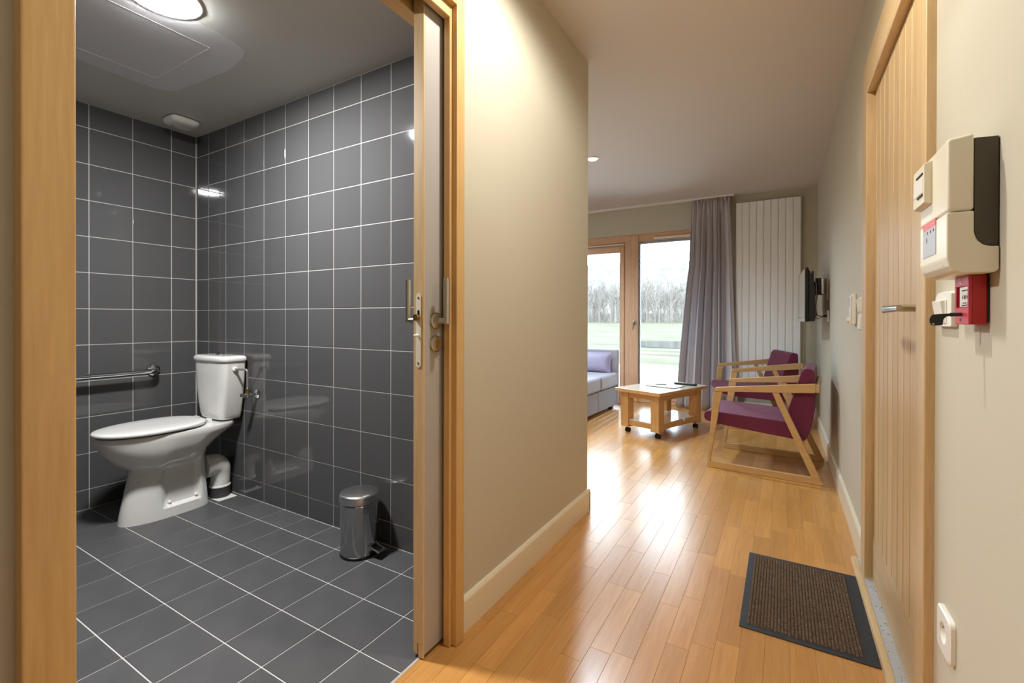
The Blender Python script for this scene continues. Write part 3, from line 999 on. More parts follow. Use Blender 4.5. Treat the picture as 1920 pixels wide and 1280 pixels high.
# ------------------------------------------------------------------ coffee table (local x along its length)
TA = math.radians(69.5)
ct = thing('coffee_table', 'low wooden coffee table on black castors before the armchairs', 'table', (-0.910, 4.049, 0), TA)
LN, WD = 0.80, 0.477
top = MB().box(0, LN, 0, WD, 0.388, 0.42, 0.004, 2).build('tabletop', 'tabletop', ct)
m = MB()
m.box(-0.003, 0.0, 0.0, WD, 0.389, 0.4175, 0.001, 1)
m.box(0, LN, -0.003, 0.0, 0.389, 0.4175, 0.001, 1)
m.box(LN, LN+0.003, 0, WD, 0.389, 0.4175, 0.001, 1)
m.box(0, LN, WD, WD+0.003, 0.389, 0.4175, 0.001, 1)
m.build('edge_band', 'tablewood_h', top)
legs = []
for lx in (0.042, LN-0.042-0.085):
    for ly in (0.036, WD-0.036-0.083):
        lg = MB().box(lx, lx+0.085, ly, ly+0.083, 0.062, 0.388, 0.003, 2).build('leg', 'tablewood', ct)
        cs = MB()
        cx, cy = lx+0.045, ly+0.042
        cs.lathe([(0.008, 0.040), (0.008, 0.056), (0.016, 0.057), (0.016, 0.062)], (cx, cy, 0), 12)
        cs.box(cx-0.012, cx+0.016, cy-0.006, cy+0.006, 0.018, 0.046, 0.003, 1)
        c_ = cs.build('castor', 'black', ct)
        for s_ in (-1, 1):
            y0 = cy+s_*0.008
            MB().lathe([(0.014, y0), (0.0225, y0+s_*0.002), (0.0225, y0+s_*0.010), (0.012, y0+s_*0.014)], (cx+0.010, 0, 0.0227), 20, 'Y').build('wheel', 'blackgloss', c_)
ap = ((0.127, LN-0.127, 0.046, 0.068, 0), (0.127, LN-0.127, WD-0.068, WD-0.046, 0), (0.054, 0.076, 0.119, WD-0.119, 1), (LN-0.076, LN-0.054, 0.119, WD-0.119, 1))
for (x0, x1, y0, y1, k) in ap:
    MB().box(x0, x1, y0, y1, 0.335, 0.388, 0.002, 1).build('apron', 'tablewood_h', ct)
    MB().box(x0, x1, y0, y1, 0.080, 0.124, 0.002, 1).build('lower_rail', 'tablewood_h', ct)
MB().box(0.060, 0.462, 0.056, WD-0.056, 0.1245, 0.134, 0.001, 1).build('shelf_board', 'tabletop', ct)
MB().box(0.470, LN-0.060, 0.056, WD-0.056, 0.1245, 0.134, 0.001, 1).build('shelf_board', 'tabletop', ct)
MB().box(0.455, 0.478, 0.040, 0.060, 0.110, 0.137, 0.002, 1).build('shelf_clip', 'white', ct)

# papers and remote on the table
def tw(x, y):
    return (-0.910+x*math.cos(TA)-y*math.sin(TA), 4.049+x*math.sin(TA)+y*math.cos(TA))
bk = thing('booklet', 'white leaflet with a dark edge on the coffee table', 'booklet', (*tw(0.42, 0.22), 0.42), TA)
MB().box(-0.105, 0.105, -0.15, 0.15, 0.0005, 0.003, 0.0008, 1).build('dark_cover', 'black', bk)
MB().box(-0.098, 0.110, -0.142, 0.142, 0.003, 0.007, 0.0008, 1).build('page_block', 'paper', bk)
bk.rotation_euler = (0, 0, TA+0.12)
lf = thing('leaflet', 'folded dark leaflet lying across the booklet on the table', 'leaflet', (*tw(0.47, 0.30), 0.4272), TA+0.7)
MB().prism([(-0.06, 0), (0, 0.010), (0.06, 0.0005), (0.06, 0.0015), (0, 0.0115), (-0.06, 0.0012)], 'Y', -0.05, 0.05).build('folded_sheet', 'paper', lf)
MB().box(-0.058, -0.03, -0.05, 0.05, 0.0035, 0.0085).build('dark_panel', 'black', lf)
rc = thing('remote_control', 'black remote control at the far end of the coffee table', 'remote control', (-0.815, 4.710, 0.42), math.radians(-15))
MB().box(-0.108, 0.108, -0.022, 0.022, 0.0005, 0.019, 0.006, 2).build('remote_body', 'black', rc)
m = MB()
for i in range(7):
    for j in range(3):
        m.lathe([(0.0045, 0.019), (0.0040, 0.0208)], (-0.07+i*0.022, -0.012+j*0.012, 0), 8)
o = m.build('buttons', 'labelgray', rc)

# ------------------------------------------------------------------ armchairs (local x to the back, y across)
def arc(cx, cz, r, a0, a1, n=6):
    return [(cx+r*math.cos(math.radians(a0+(a1-a0)*i/n)), cz+r*math.sin(math.radians(a0+(a1-a0)*i/n))) for i in range(n+1)]
def make_chair(label):
    t = thing('armchair', label, 'chair', group='wood framed burgundy armchairs')
    for w0, w1 in ((0.0, 0.026), (0.596, 0.622)):
        MB().prism([(0.0, 0.004), (0.004, 0.0), (0.680, 0.0), (0.692, 0.006), (0.695, 0.018), (0.668, 0.046), (0.003, 0.046)], 'Y', w0, w1, 0.002, 1).build('base_rail', 'chairwood', t)
        MB().prism([(0.003, 0.0465), (0.0215, 0.0465), (0.1005, 0.5465), (0.060, 0.5415), (0.0435, 0.545)], 'Y', w0, w1, 0.002, 1).build('front_leg', 'chairwood', t)
        MB().prism([(0.044, 0.546), (0.1005, 0.547), (0.647, 0.586), (0.652, 0.592), (0.6525, 0.642), (0.649, 0.646)]+[(0.068, 0.5755), (0.055, 0.572), (0.047, 0.563)], 'Y', w0, w1, 0.002, 1).build('armrest', 'chairwood', t)
        MB().prism([(0.4095, 0.5675), (0.4475, 0.5705), (0.6865, 0.027), (0.668, 0.0465), (0.631, 0.0465)], 'Y', w0, w1, 0.002, 1).build('rear_leg', 'chairwood', t)
    MB().box(0.034, 0.058, 0.026, 0.596, 0.278, 0.306, 0.002, 1).build('stretcher', 'chairwood', t)
    MB().box(0.552, 0.584, 0.026, 0.596, 0.232, 0.262, 0.002, 1).build('stretcher', 'chairwood', t)
    MB().box(0.6535, 0.672, 0.0, 0.622, 0.590, 0.640, 0.003, 1).build('rear_rail', 'chairwood', t)
    seat = [(-0.006, 0.321), (-0.024, 0.330), (-0.030, 0.350), (-0.028, 0.374), (-0.016, 0.391), (0.010, 0.397), (0.067, 0.395), (0.470, 0.378), (0.520, 0.372), (0.600, 0.268), (0.575, 0.263), (0.356, 0.281), (0.060, 0.307)]
    MB().prism(seat, 'Y', 0.042, 0.580, 0.008, 2).build('seat', 'fabric', t, angle=40)
    back = [(0.490, 0.385), (0.500, 0.470), (0.572, 0.715), (0.586, 0.732), (0.606, 0.738), (0.632, 0.735), (0.645, 0.722), (0.6515, 0.580), (0.640, 0.420), (0.628, 0.350), (0.605, 0.285), (0.600, 0.270), (0.515, 0.374)]
    MB().prism(back, 'Y', 0.042, 0.580, 0.010, 2).build('backrest', 'fabric', t, angle=40)
    return t
ch1 = make_chair('burgundy armchair in front, nearer the entrance door')
ch1.location = (-0.469, 3.562, 0)
ch1.rotation_euler = (0, 0, math.radians(-4.3))
ch2 = ch1.copy()
C.objects.link(ch2)
ch2['label'] = 'burgundy armchair behind, in front of the white radiator'
for c in list(ch1.children):
    k = c.copy()
    C.objects.link(k)
    k.parent = ch2
ch2.location = (-0.4745, 4.9272, 0)
ch2.rotation_euler = (0, 0, math.radians(17.7))

# ------------------------------------------------------------------ sofa
sf = thing('sofa', 'lilac grey sofa with a low end panel by the window', 'sofa', (-1.70, 5.366, 0), math.radians(-2.1))
# local: x to the left wall is negative, y toward camera negative
for (y0, y1) in ((-0.588, -0.004), (-1.72, -0.592)):
    MB().box(-0.86, 0.0, y0, y1, 0.045, 0.262, 0.010, 2).build('base_panel', 'sofabase', sf)
for (y0, y1) in ((-0.535, 0.0), (-1.72, -0.540)):
    cu = MB().box(-0.80, 0.012, y0, y1, 0.266, 0.425, 0.030, 4).build('seat_cushion', 'sofa', sf, angle=60)
    MB().tube([(-0.80, y0+0.003, 0.398), (0.0, y0+0.003, 0.398), (0.012, y0+0.003, 0.385), (0.012, y0+0.003, 0.30)], 0.004, 8).build('piping', 'piping', cu)
MB().box(-0.90, 0.004, 0.002, 0.062, 0.045, 0.690, 0.012, 2).build('end_panel', 'sofa', sf, angle=50)
MB().box(-0.92, -0.80, -1.72, 0.0, 0.2, 0.70, 0.03, 3).build('backrest', 'sofa', sf, angle=50)
for (x, y) in ((-0.06, -0.07), (-0.80, -0.07), (-0.06, -1.60), (-0.80, -1.60)):
    MB().box(x-0.03, x+0.03, y-0.03, y+0.03, 0.001, 0.046, 0.004, 1).build('foot', 'black', sf)
# pillow leaning on the end panel
pw = thing('pillow', 'lilac pillow leaning on the sofa end panel', 'pillow', (-2.06, 5.285, 0.4275), math.radians(-2.1))
rings = []
hx, hz = 0.315, 0.118
NR = 14
verts, faces = [], []
NU, NV = 26, 14
for side in (1, -1):
    for j in range(NV+1):
        for i in range(NU+1):
            u, v = -1+2*i/NU, -1+2*j/NV
            th = 0.060*((1-abs(u)**3.2)*(1-abs(v)**2.6))**0.55
            pin = 1-0.06*(abs(u)**1.5)*(1-v*v)*0.4-0.05*(1-u*u)*0
            x = u*hx*(1-0.05*(1-v*v))
            z = hz+v*hz*(1-0.07*(1-u*u)*0.4)
            wr = 0.004*math.sin(9*u+4*v)*(abs(u)**2)
            y = side*(th+0.002)+wr
            verts.append((x, y+(z-hz)*0.22, z))
    o_ = 0 if side == 1 else (NU+1)*(NV+1)
    for j in range(NV):
        for i in range(NU):
            a = o_+j*(NU+1)+i
            faces.append((a, a+1, a+NU+2, a+NU+1))
pm = MB().add(verts, faces)
pm.build('pillow_cover', 'pillow', pw, angle=80)
seam = [(hx*1.0, 0.0, 0.002), (hx*0.955, 0.0, hz), (hx*1.0, 0.05, 2*hz-0.002)]
MB().tube([(hx*0.995, -hz*0.22, 0.004), (hx*0.955, 0, hz), (hx*0.995, hz*0.22, 2*hz-0.004)], 0.006, 8, 5).build('seam', 'pillow', pw)

# ------------------------------------------------------------------ radiator
rd = thing('radiator', 'tall white fluted radiator on the window wall', 'radiator', (-0.15, YW, 0.36))
og = (-0.15, YW, 0.36)
RX0, RX1 = -0.467, 0.167
MB().box(RX0+0.01, RX1-0.01, YW-0.045, YW-0.012, 0.365, 2.37, 0.003, 1).build('back_panel', 'whitepaint', rd, og)
nf = 9
fw = (RX1-RX0)/nf
for i in range(nf):
    x0 = RX0+i*fw
    MB().prism([(x0+0.001, YW-0.050), (x0+0.001, YW-0.058), (x0+0.010, YW-0.068), (x0+fw-0.010, YW-0.068), (x0+fw-0.001, YW-0.058), (x0+fw-0.001, YW-0.050)], 'Z', 0.36, 2.375).build('heating_fin', 'whitepaint', rd, og, angle=0)
m = MB()
m.box(RX0, RX1, YW-0.050, YW-0.012, 2.369, 2.3755, 0.001, 1)
m.box(RX0, RX0+0.004, YW-0.050, YW-0.012, 0.36, 2.375)
m.box(RX1-0.004, RX1, YW-0.050, YW-0.012, 0.36, 2.375)
m.build('casing', 'whitepaint', rd, og)
for z in (0.6, 2.1):
    MB().box(-0.2, -0.1, YW-0.014, YW-0.0005, z-0.03, z+0.03).build('wall_bracket', 'whitepaint', rd, og)

# ------------------------------------------------------------------ curtain and its rail
cr_ = thing('curtain_rail', 'white curtain rail along the ceiling above the window', 'curtain rail', (-1.8, 5.75, ZC))
og = (-1.8, 5.75, ZC)
MB().box(-4.9, -0.492, 5.725, 5.775, ZC-0.022, ZC-0.0005, 0.003, 1).build('rail', 'white', cr_, og)
MB().box(-0.494, -0.478, 5.722, 5.778, ZC-0.026, ZC-0.0005, 0.003, 1).build('end_cap', 'white', cr_, og)
cu = thing('curtain', 'taupe pleated curtain drawn beside the radiator', 'curtain', (-0.73, 5.75, 0.01))
og = (-0.73, 5.75, 0.01)
NS, NZ = 260, 46
zt, zb = ZC-0.026, 0.012
leftx = lambda z: -0.930-0.035*max(0, (zt-z)/0.8) if z > 1.65 else -0.965-0.155*((1.65-z)/1.64)**0.85
rightx = lambda z: -0.528+0.030*min(1, (zt-z)/0.8) if z > 1.65 else -0.498+0.060*((1.65-z)/1.64)
rng = random.Random(3)
fold = []
NF = 8
bnds = [0]
for i in range(NF):
    bnds.append(bnds[-1]+rng.uniform(0.45, 1.7))
bnds = [b/bnds[-1] for b in bnds]
amps = [rng.uniform(0.75, 1.25) for _ in range(NF)]
amp2 = [rng.uniform(0.2, 1.3) for _ in range(NF)]
verts, faces = [], []
for j in range(NZ+1):
    t = j/NZ
    z = zt+(zb-zt)*t
    for i in range(NS+1):
        s_ = i/NS
        k = max(q for q in range(NF) if bnds[q] <= s_+1e-9)
        f = (s_-bnds[k])/(bnds[k+1]-bnds[k])
        ph = math.sin(2*math.pi*f)
        ph2 = math.sin(2*math.pi*(s_*5.3+0.15))
        top_w = max(0, 1-t/0.10)
        am = (0.024+0.034*min(1, t/0.5))*(amps[k]*(1-t)+amp2[k]*t)
        y = 5.75+am*ph*(1-0.55*top_w)+0.028*ph2*min(1, t*1.5)
        y += top_w*0.016*math.sin(2*math.pi*s_*22)
        xl, xr = leftx(z), rightx(z)
        x = xl+(xr-xl)*s_+0.010*math.sin(4*math.pi*f+0.6)*(0.3+t)
        verts.append((x, min(y, 5.822), z))
for j in range(NZ):
    for i in range(NS):
        a = j*(NS+1)+i
        faces.append((a, a+1, a+NS+2, a+NS+1))
cm = MB().add(verts, faces)
co = cm.build('curtain_cloth', 'curtain', cu, og, angle=80)
sd = co.modifiers.new('thickness', 'SOLIDIFY')
sd.thickness = 0.002
for i in range(9):
    x = -0.925+i*0.049
    MB().box(x, x+0.012, 5.742, 5.758, ZC-0.060, ZC-0.023, 0.002, 1).build('curtain_glider', 'curtain', cu, og)

# ------------------------------------------------------------------ television on a swivel bracket
tvw, tvh = 0.74, 0.418
tA = Vector((0.147, 4.20, 0))
tB = Vector((0.118, 4.94, 0))
tv = thing('television', 'black flat television seen edge on, on the right wall', 'television', (tA.x, tA.y, 1.04), math.atan2(tB.x-tA.x, tB.y-tA.y)*-1)
# local: y along screen (away from camera), x toward wall
MB().box(0, 0.022, 0, tvw, 0, tvh, 0.003, 2).build('bezel', 'blackgloss', tv)
MB().box(-0.0015, 0.0, 0.014, tvw-0.014, 0.035, tvh-0.014).build('screen', 'screen', tv)
MB().box(-0.004, 0.0, 0.0, tvw, 0.0, 0.026, 0.0015, 1).build('lower_trim', 'labelgray', tv)
MB().prism([(0.022, 0.004), (0.062, 0.004), (0.068, 0.03), (0.066, 0.25), (0.050, 0.33), (0.024, 0.405)], 'Y', 0.006, tvw-0.006, 0.003, 1).build('rear_casing', 'black', tv)
wb = thing('wall_bracket', 'silver and black swivel bracket behind the television', 'bracket', (XR, 4.40, 1.32))
og = (XR, 4.40, 1.32)
MB().box(XR-0.008, XR, 4.37, 4.43, 1.21, 1.42, 0.002, 1).build('wall_plate', 'steel', wb, og)
MB().lathe([(0.034, -0.060), (0.034, 0.060)], (XR-0.036, 4.40, 1.32), 18).build('pivot', 'steel', wb, og)
MB().lathe([(0.026, -0.066), (0.026, 0.066)], (XR-0.062, 4.40, 1.32), 18).build('pivot', 'black', wb, og)
MB().lathe([(0.030, XR-0.10), (0.048, XR-0.092), (0.052, XR-0.080), (0.040, XR-0.066)], (0, 4.40, 1.315), 20, 'X').build('tilt_joint', 'blackgloss', wb, og)
m = MB()
m.box(XR-0.112, XR-0.098, 4.34, 4.36, 1.22, 1.44, 0.001, 1)
m.box(XR-0.112, XR-0.098, 4.44, 4.46, 1.22, 1.44, 0.001, 1)
m.box(XR-0.112, XR-0.098, 4.34, 4.46, 1.28, 1.35, 0.001, 1)
m.build('mounting_plate', 'black', wb, og)
cb = thing('television_cable', 'thin cables looping from the television to the wall socket', 'cable', (0.235, 4.36, 1.1))
og = (0.235, 4.36, 1.1)
MB().tube([(0.218, 4.30, 1.35), (0.230, 4.30, 1.27), (0.222, 4.31, 1.17), (0.228, 4.33, 1.10), (0.250, 4.36, 1.085), (0.285, 4.37, 1.085)], 0.0035, 8, 5).build('dark_cable', 'black', cb, og)
MB().tube([(0.216, 4.28, 1.38), (0.224, 4.27, 1.25), (0.218, 4.28, 1.12), (0.230, 4.32, 1.065), (0.262, 4.36, 1.075), (0.290, 4.38, 1.085)], 0.003, 8, 5).build('pale_cable', 'piping', cb, og)
MB().tube([(0.275, 4.37, 1.085), (0.297, 4.37, 1.085)], 0.009, 10).build('plug', 'black', cb, og)
sk = thing('aerial_socket', 'pale wall socket below the television bracket', 'socket', (XR, 4.37, 1.085))
MB().box(XR-0.009, XR, 4.325, 4.415, 1.04, 1.13, 0.003, 2).build('socket_plate', 'white', sk, (XR, 4.37, 1.085))

# ------------------------------------------------------------------ small fittings on the right wall near the door
tm = thing('wall_control', 'slim white wall control beside the double switch, farther from the door', 'control', (XR, 2.80, 1.10))
og = (XR, 2.80, 1.10)
MB().box(XR-0.016, XR-0.0005, 2.76, 2.84, 1.035, 1.185, 0.005, 2).build('holder', 'white', tm, og)
MB().box(XR-0.025, XR-0.016, 2.775, 2.825, 1.035, 1.175, 0.005, 2).build('handset', 'white', tm, og)
MB().box(XR-0.026, XR-0.0245, 2.785, 2.815, 1.12, 1.165).build('display', 'labelgray', tm, og)
MB().lathe([(0.013, XR-0.035), (0.014, XR-0.0245)], (0, 2.80, 1.055), 16, 'X').build('knob', 'white', tm, og)
sw = thing('light_switch', 'white double light switch beside the entrance door frame', 'switch', (XR, 2.53, 1.08))
og = (XR, 2.53, 1.08)
MB().box(XR-0.012, XR-0.0005, 2.485, 2.575, 1.005, 1.158, 0.003, 2).build('switch_plate', 'white', sw, og)
MB().prism([(XR-0.012, 1.09), (XR-0.018, 1.092), (XR-0.026, 1.147), (XR-0.012, 1.150)], 'Y', 2.497, 2.563, 0.001, 1).build('rocker', 'white', sw, og)
MB().prism([(XR-0.012, 1.012), (XR-0.020, 1.016), (XR-0.016, 1.078), (XR-0.012, 1.080)], 'Y', 2.497, 2.563, 0.001, 1).build('rocker', 'white', sw, og)

# alarm control box: front looks to -X
AX, AY0, AY1 = 0.2406, 1.0557, 1.232
ab = thing('alarm_panel', 'cream emergency alarm box with dark rear sides, beside the door', 'alarm', (XR, 1.14, 1.25))
og = (XR, 1.14, 1.25)
prof = [(AX+0.012, 1.128), (AX+0.036, 1.120)]
poly = [(XR-0.0315, 1.2415), (XR-0.0315, 1.371), (AX, 1.366), (AX, 1.2415)]
MB().prism(poly, 'Y', AY0, AY1, 0.0055, 3).build('upper_housing', 'alarm', ab, og)
poly = [(XR-0.001, 1.1795), (XR-0.010, 1.1795), (XR-0.020, 1.1825), (XR-0.028, 1.1915), (XR-0.0315, 1.2045), (XR-0.0315, 1.2405), (AX, 1.2405), (AX, 1.163), (AX+0.003, 1.150), (AX+0.011, 1.140), (AX+0.020, 1.136), (XR-0.006, 1.136), (XR-0.001, 1.141)]
MB().prism(poly, 'Y', AY0, AY1, 0.0028, 3).build('lower_housing', 'alarm', ab, og)
poly = [(XR-0.001, 1.1805), (XR-0.010, 1.1805), (XR-0.020, 1.1835), (XR-0.028, 1.1925), (XR-0.031, 1.2055), (XR-0.031, 1.363), (XR-0.001, 1.361)]
MB().prism(poly, 'Y', AY0+0.004, AY1-0.004, 0.001, 1).build('rear_housing', 'gray', ab, og)
blk = MB().prism([(AX+0.001, 1.275), (AX-0.012, 1.279), (AX-0.012, 1.352), (AX+0.001, 1.358)], 'Y', 1.146, 1.228, 0.002, 2).build('raised_display', 'alarm', ab, og)
MB().box(AX-0.0128, AX-0.0118, 1.152, 1.222, 1.300, 1.332, 0.0003, 1).build('flap', 'white', blk, og)
MB().box(AX-0.0135, AX-0.0115, 1.153, 1.198, 1.3335, 1.337).build('slot', 'ink', blk, og)
MB().box(AX-0.0135, AX-0.0115, 1.153, 1.192, 1.2935, 1.297).build('slot', 'ink', blk, og)
lb = MB().box(AX-0.0009, AX+0.0005, 1.118, 1.206, 1.178, 1.2305).build('label_panel', 'labelgray', ab, og)
ls = MB().box(AX-0.0010, AX+0.0005, 1.118, 1.206, 1.2305, 1.243).build('label_strip', 'labelpink', ab, og)
m = MB()
for y in (1.128, 1.136, 1.142):
    m.box(AX-0.0013, AX-0.0009, y, y+0.004, 1.2345, 1.2385)
m.build('lettering', 'inkpale', ls, og)
m = MB()
for y in (1.130, 1.150, 1.171):
    m.box(AX-0.0013, AX-0.0008, y, y+0.003, 1.2225, 1.2265)
    m.box(AX-0.0013, AX-0.0008, y-0.002, y+0.005, 1.2215, 1.2222)
m.box(AX-0.0013, AX-0.0008, 1.176, 1.178, 1.205, 1.215)
m.box(AX-0.0013, AX-0.0008, 1.174, 1.180, 1.2095, 1.2105)
m.build('pictograms', 'ink', lb, og)
for y in (1.086, 1.212):
    MB().lathe([(0.0045, AX+0.0035), (0.004, AX+0.0022)], (0, y, 1.1555), 12, 'X').build('screw', 'steel', ab, og)

# manual call point
rp = thing('call_point', 'red manual call point box below the alarm panel', 'alarm', (XR, 1.135, 1.09))
og = (XR, 1.135, 1.09)
RXF = 0.279
MB().box(XR-0.004, XR-0.0002, 1.101, 1.169, 1.053, 1.131).build('rear_box', 'black', rp, og)
bd = MB()
bd.box(RXF+0.004, XR-0.004, 1.0973, 1.172, 1.049, 1.1355, 0.0015, 1)
bd.build('body', 'red', rp, og)
m = MB()
m.box(RXF, RXF+0.005, 1.0973, 1.172, 1.117, 1.1355, 0.001, 1)
m.box(RXF, RXF+0.005, 1.0973, 1.172, 1.049, 1.080, 0.001, 1)
m.box(RXF, RXF+0.005, 1.163, 1.172, 1.078, 1.119, 0.0005, 1)
m.box(RXF, RXF+0.005, 1.0973, 1.1025, 1.078, 1.119, 0.0005, 1)
m.build('front_bezel', 'redpale', rp, og)
cd = MB().box(RXF+0.0022, RXF+0.0042, 1.1025, 1.152, 1.081, 1.1165).build('break_card', 'paper', rp, og)
m = MB()
X0, X1 = RXF+0.0018, RXF+0.0022
m.lathe([(0.0042, X0), (0.0042, X1)], (0, 1.124, 1.098), 12, 'X')
m.prism([(1.1385, 1.098), (1.133, 1.1025), (1.133, 1.0935)], 'X', X0, X1)
m.prism([(1.1095, 1.098), (1.115, 1.1025), (1.115, 1.0935)], 'X', X0, X1)
for z, ya, yb_ in ((1.110, 1.108, 1.140), (1.0875, 1.112, 1.136), (1.0835, 1.108, 1.138)):
    y = ya
    while y < yb_:
        m.box(X0, X1, y, y+0.0026, z-0.0009, z+0.0009)
        y += 0.0042
m.build('card_symbols', 'ink', cd, og)
m = MB()
m.prism([(1.140, 1.1215), (1.146, 1.1265), (1.143, 1.1265), (1.1355, 1.1235)], 'X', RXF-0.0004, RXF)
m.prism([(1.140, 1.1265), (1.144, 1.1325), (1.141, 1.1325), (1.1375, 1.1275)], 'X', RXF-0.0004, RXF)
m.build('house_flame_mark', 'inkpale', rp, og)
MB().box(RXF-0.0003, RXF+0.0005, 1.139, 1.1425, 1.055, 1.060).build('key_slot', 'ink', rp, og)
tk = thing('reset_key', 'black plastic reset key sticking out of the red call point', 'key', (RXF, 1.132, 1.067))
og = (RXF, 1.132, 1.067)
MB().tube([(RXF-0.0005, 1.132, 1.0672), (0.2675, 1.134, 1.0668)], [0.0034, 0.0034], 12).build('shaft', 'black', tk, og)
MB().tube([(0.2675, 1.134, 1.0668), (0.264, 1.135, 1.0667)], [0.0036, 0.0036], 12).build('shoulder', 'black', tk, og)
pf = [(0.2645, 1.0693), (0.2645, 1.0645), (0.2585, 1.0630), (0.2548, 1.0585), (0.2538, 1.0500), (0.2535, 1.0475), (0.2455, 1.0465), (0.2385, 1.0470), (0.2355, 1.0530), (0.2355, 1.0600), (0.2372, 1.0655), (0.2395, 1.0668), (0.2500, 1.0682)]
bow = MB().prism(pf, 'Y', 1.1335, 1.1370, 0.0006, 1).build('bow', 'black', tk, og)
MB().lathe([(0.0017, 1.1332), (0.0017, 1.1373)], (0.2405, 0, 1.0497), 12, 'Y').build('hole', 'paint', bow, og)

# white switch behind the call point
ws = thing('door_release_switch', 'white rocker switch between call point and door frame', 'switch', (XR, 1.30, 1.08))
og = (XR, 1.30, 1.08)
sp = []
MB().prism([(1.262, 1.046), (1.266, 1.043), (1.372, 1.043), (1.376, 1.047), (1.376, 1.100), (1.368, 1.112), (1.352, 1.1165), (1.268, 1.1165), (1.262, 1.112)], 'X', XR-0.012, XR-0.0005, 0.002, 2).build('switch_plate', 'white', ws, og)
MB().box(XR-0.014, XR-0.012, 1.290, 1.362, 1.050, 1.100, 0.001, 1).build('surround', 'white', ws, og)
MB().prism([(XR-0.014, 1.052), (XR-0.0155, 1.053), (XR-0.0225, 1.097), (XR-0.014, 1.099)], 'Y', 1.296, 1.354, 0.001, 1).build('rocker', 'white', ws, og)

# power outlet low on the near wall
po = thing('power_outlet', 'white square power outlet low on the near wall', 'socket', (XR, 1.31, 0.39))
og = (XR, 1.31, 0.39)
ring = []
N = 36
def squircle(r, e, cx, cy):
    return [(cx+r*math.copysign(abs(math.cos(a))**e, math.cos(a)), cy+r*math.copysign(abs(math.sin(a))**e, math.sin(a))) for a in [2*math.pi*i/N for i in range(N)]]
cy_, cz_ = 1.312, 0.390
O_ = squircle(0.046, 0.25, cy_, cz_)
I_ = [(cy_+0.0215*math.cos(2*math.pi*i/N), cz_+0.0215*math.sin(2*math.pi*i/N)) for i in range(N)]
rings = [[(XR-0.0005, p[0], p[1]) for p in O_], [(XR-0.008, p[0], p[1]) for p in O_], [(XR-0.0105, cy_+(p[0]-cy_)*0.94, cz_+(p[1]-cz_)*0.94) for p in O_], [(XR-0.0105, p[0], p[1]) for p in I_], [(XR-0.002, cy_+(p[0]-cy_)*0.95, cz_+(p[1]-cz_)*0.95) for p in I_]]
MB().loft(rings, True, True).build('outlet_plate', 'white', po, og, angle=30)
MB().tube([(XR-0.002, 1.312, 0.402), (XR-0.0105, 1.312, 0.402)], 0.0024, 10).build('earth_pin', 'steel', po, og)
m = MB()
for y in (1.3025, 1.3215):
    m.lathe([(0.0026, XR-0.0023), (0.0026, XR-0.0019)], (0, y, 0.388), 10, 'X')
m.build('pin_hole', 'ink', po, og)

# ------------------------------------------------------------------ door mat
dm = thing('door_mat', 'brown ribbed mat with black rubber border before the entrance door', 'mat', (0.07, 2.05, 0))
og = (0.07, 2.05, 0)
mx0, mx1, my0, my1 = -0.127, 0.261, 1.763, 2.345
MB().box(mx0, mx1, my0, my1, 0.0003, 0.0035, 0.001, 1).build('rubber_border', 'matback', dm, og)
m = MB()
bxm, bym = 0.022, 0.022
nx, ny = 32, 42
px = (mx1-0.040-mx0-bxm)/nx
py = (my1-my0-2*bym)/ny
for i in range(nx):
    for j in range(ny):
        cx = mx0+bxm+(i+0.5)*px
        cy = my0+bym+(j+0.5+(0.5 if i % 2 else 0))*py
        if cy > my1-bym-0.002:
            continue
        h = 0.0085+random.uniform(0, 0.0025)
        a, b = px*0.42, py*0.33
        m.add([(cx-a, cy-b, 0.003), (cx+a, cy-b, 0.003), (cx+a, cy+b, 0.003), (cx-a, cy+b, 0.003), (cx-a*0.4, cy-b*0.4, h), (cx+a*0.4, cy-b*0.4, h), (cx+a*0.4, cy+b*0.4, h), (cx-a*0.4, cy+b*0.4, h)],
              [(0, 1, 5, 4), (1, 2, 6, 5), (2, 3, 7, 6), (3, 0, 4, 7), (4, 5, 6, 7)])
me = bpy.data.meshes.new('pile')
me.from_pydata([(v[0]-og[0], v[1]-og[1], v[2]) for v in m.v], [], m.f)
me.materials.append(M['matpile'])
o = bpy.data.objects.new('pile', me)
C.objects.link(o)
o.parent = dm
o['kind'] = 'stuff'

# ------------------------------------------------------------------ ceiling downlights
def downlight(x, y, label):
    t = thing('downlight', label, 'lamp', (x, y, ZC))
    og = (x, y, ZC)
    MB().lathe([(0.056, ZC-0.0005), (0.056, ZC-0.006), (0.050, ZC-0.010), (0.042, ZC-0.010)], (x, y, 0), 28).build('trim_ring', 'white', t, og)
    MB().lathe([(0.042, ZC-0.009), (0.036, ZC-0.014), (0.002, ZC-0.016)], (x, y, 0), 24).build('bulb_lens', 'spotglow', t, og)
downlight(*LIV_SPOTS[0], 'bright ceiling spotlight at the corner of the corridor wall')
for q_, l_ in zip(LIV_SPOTS[1:], ('nearest the bathroom partition', 'between sofa and garden window', 'at the far left end of the living room')):
    downlight(*q_, 'unseen added living room spotlight '+l_)
downlight(*CORR_SPOTS[0], 'corridor ceiling spotlight above the bathroom doorway')
downlight(*CORR_SPOTS[1], 'corridor ceiling spotlight behind the viewer')

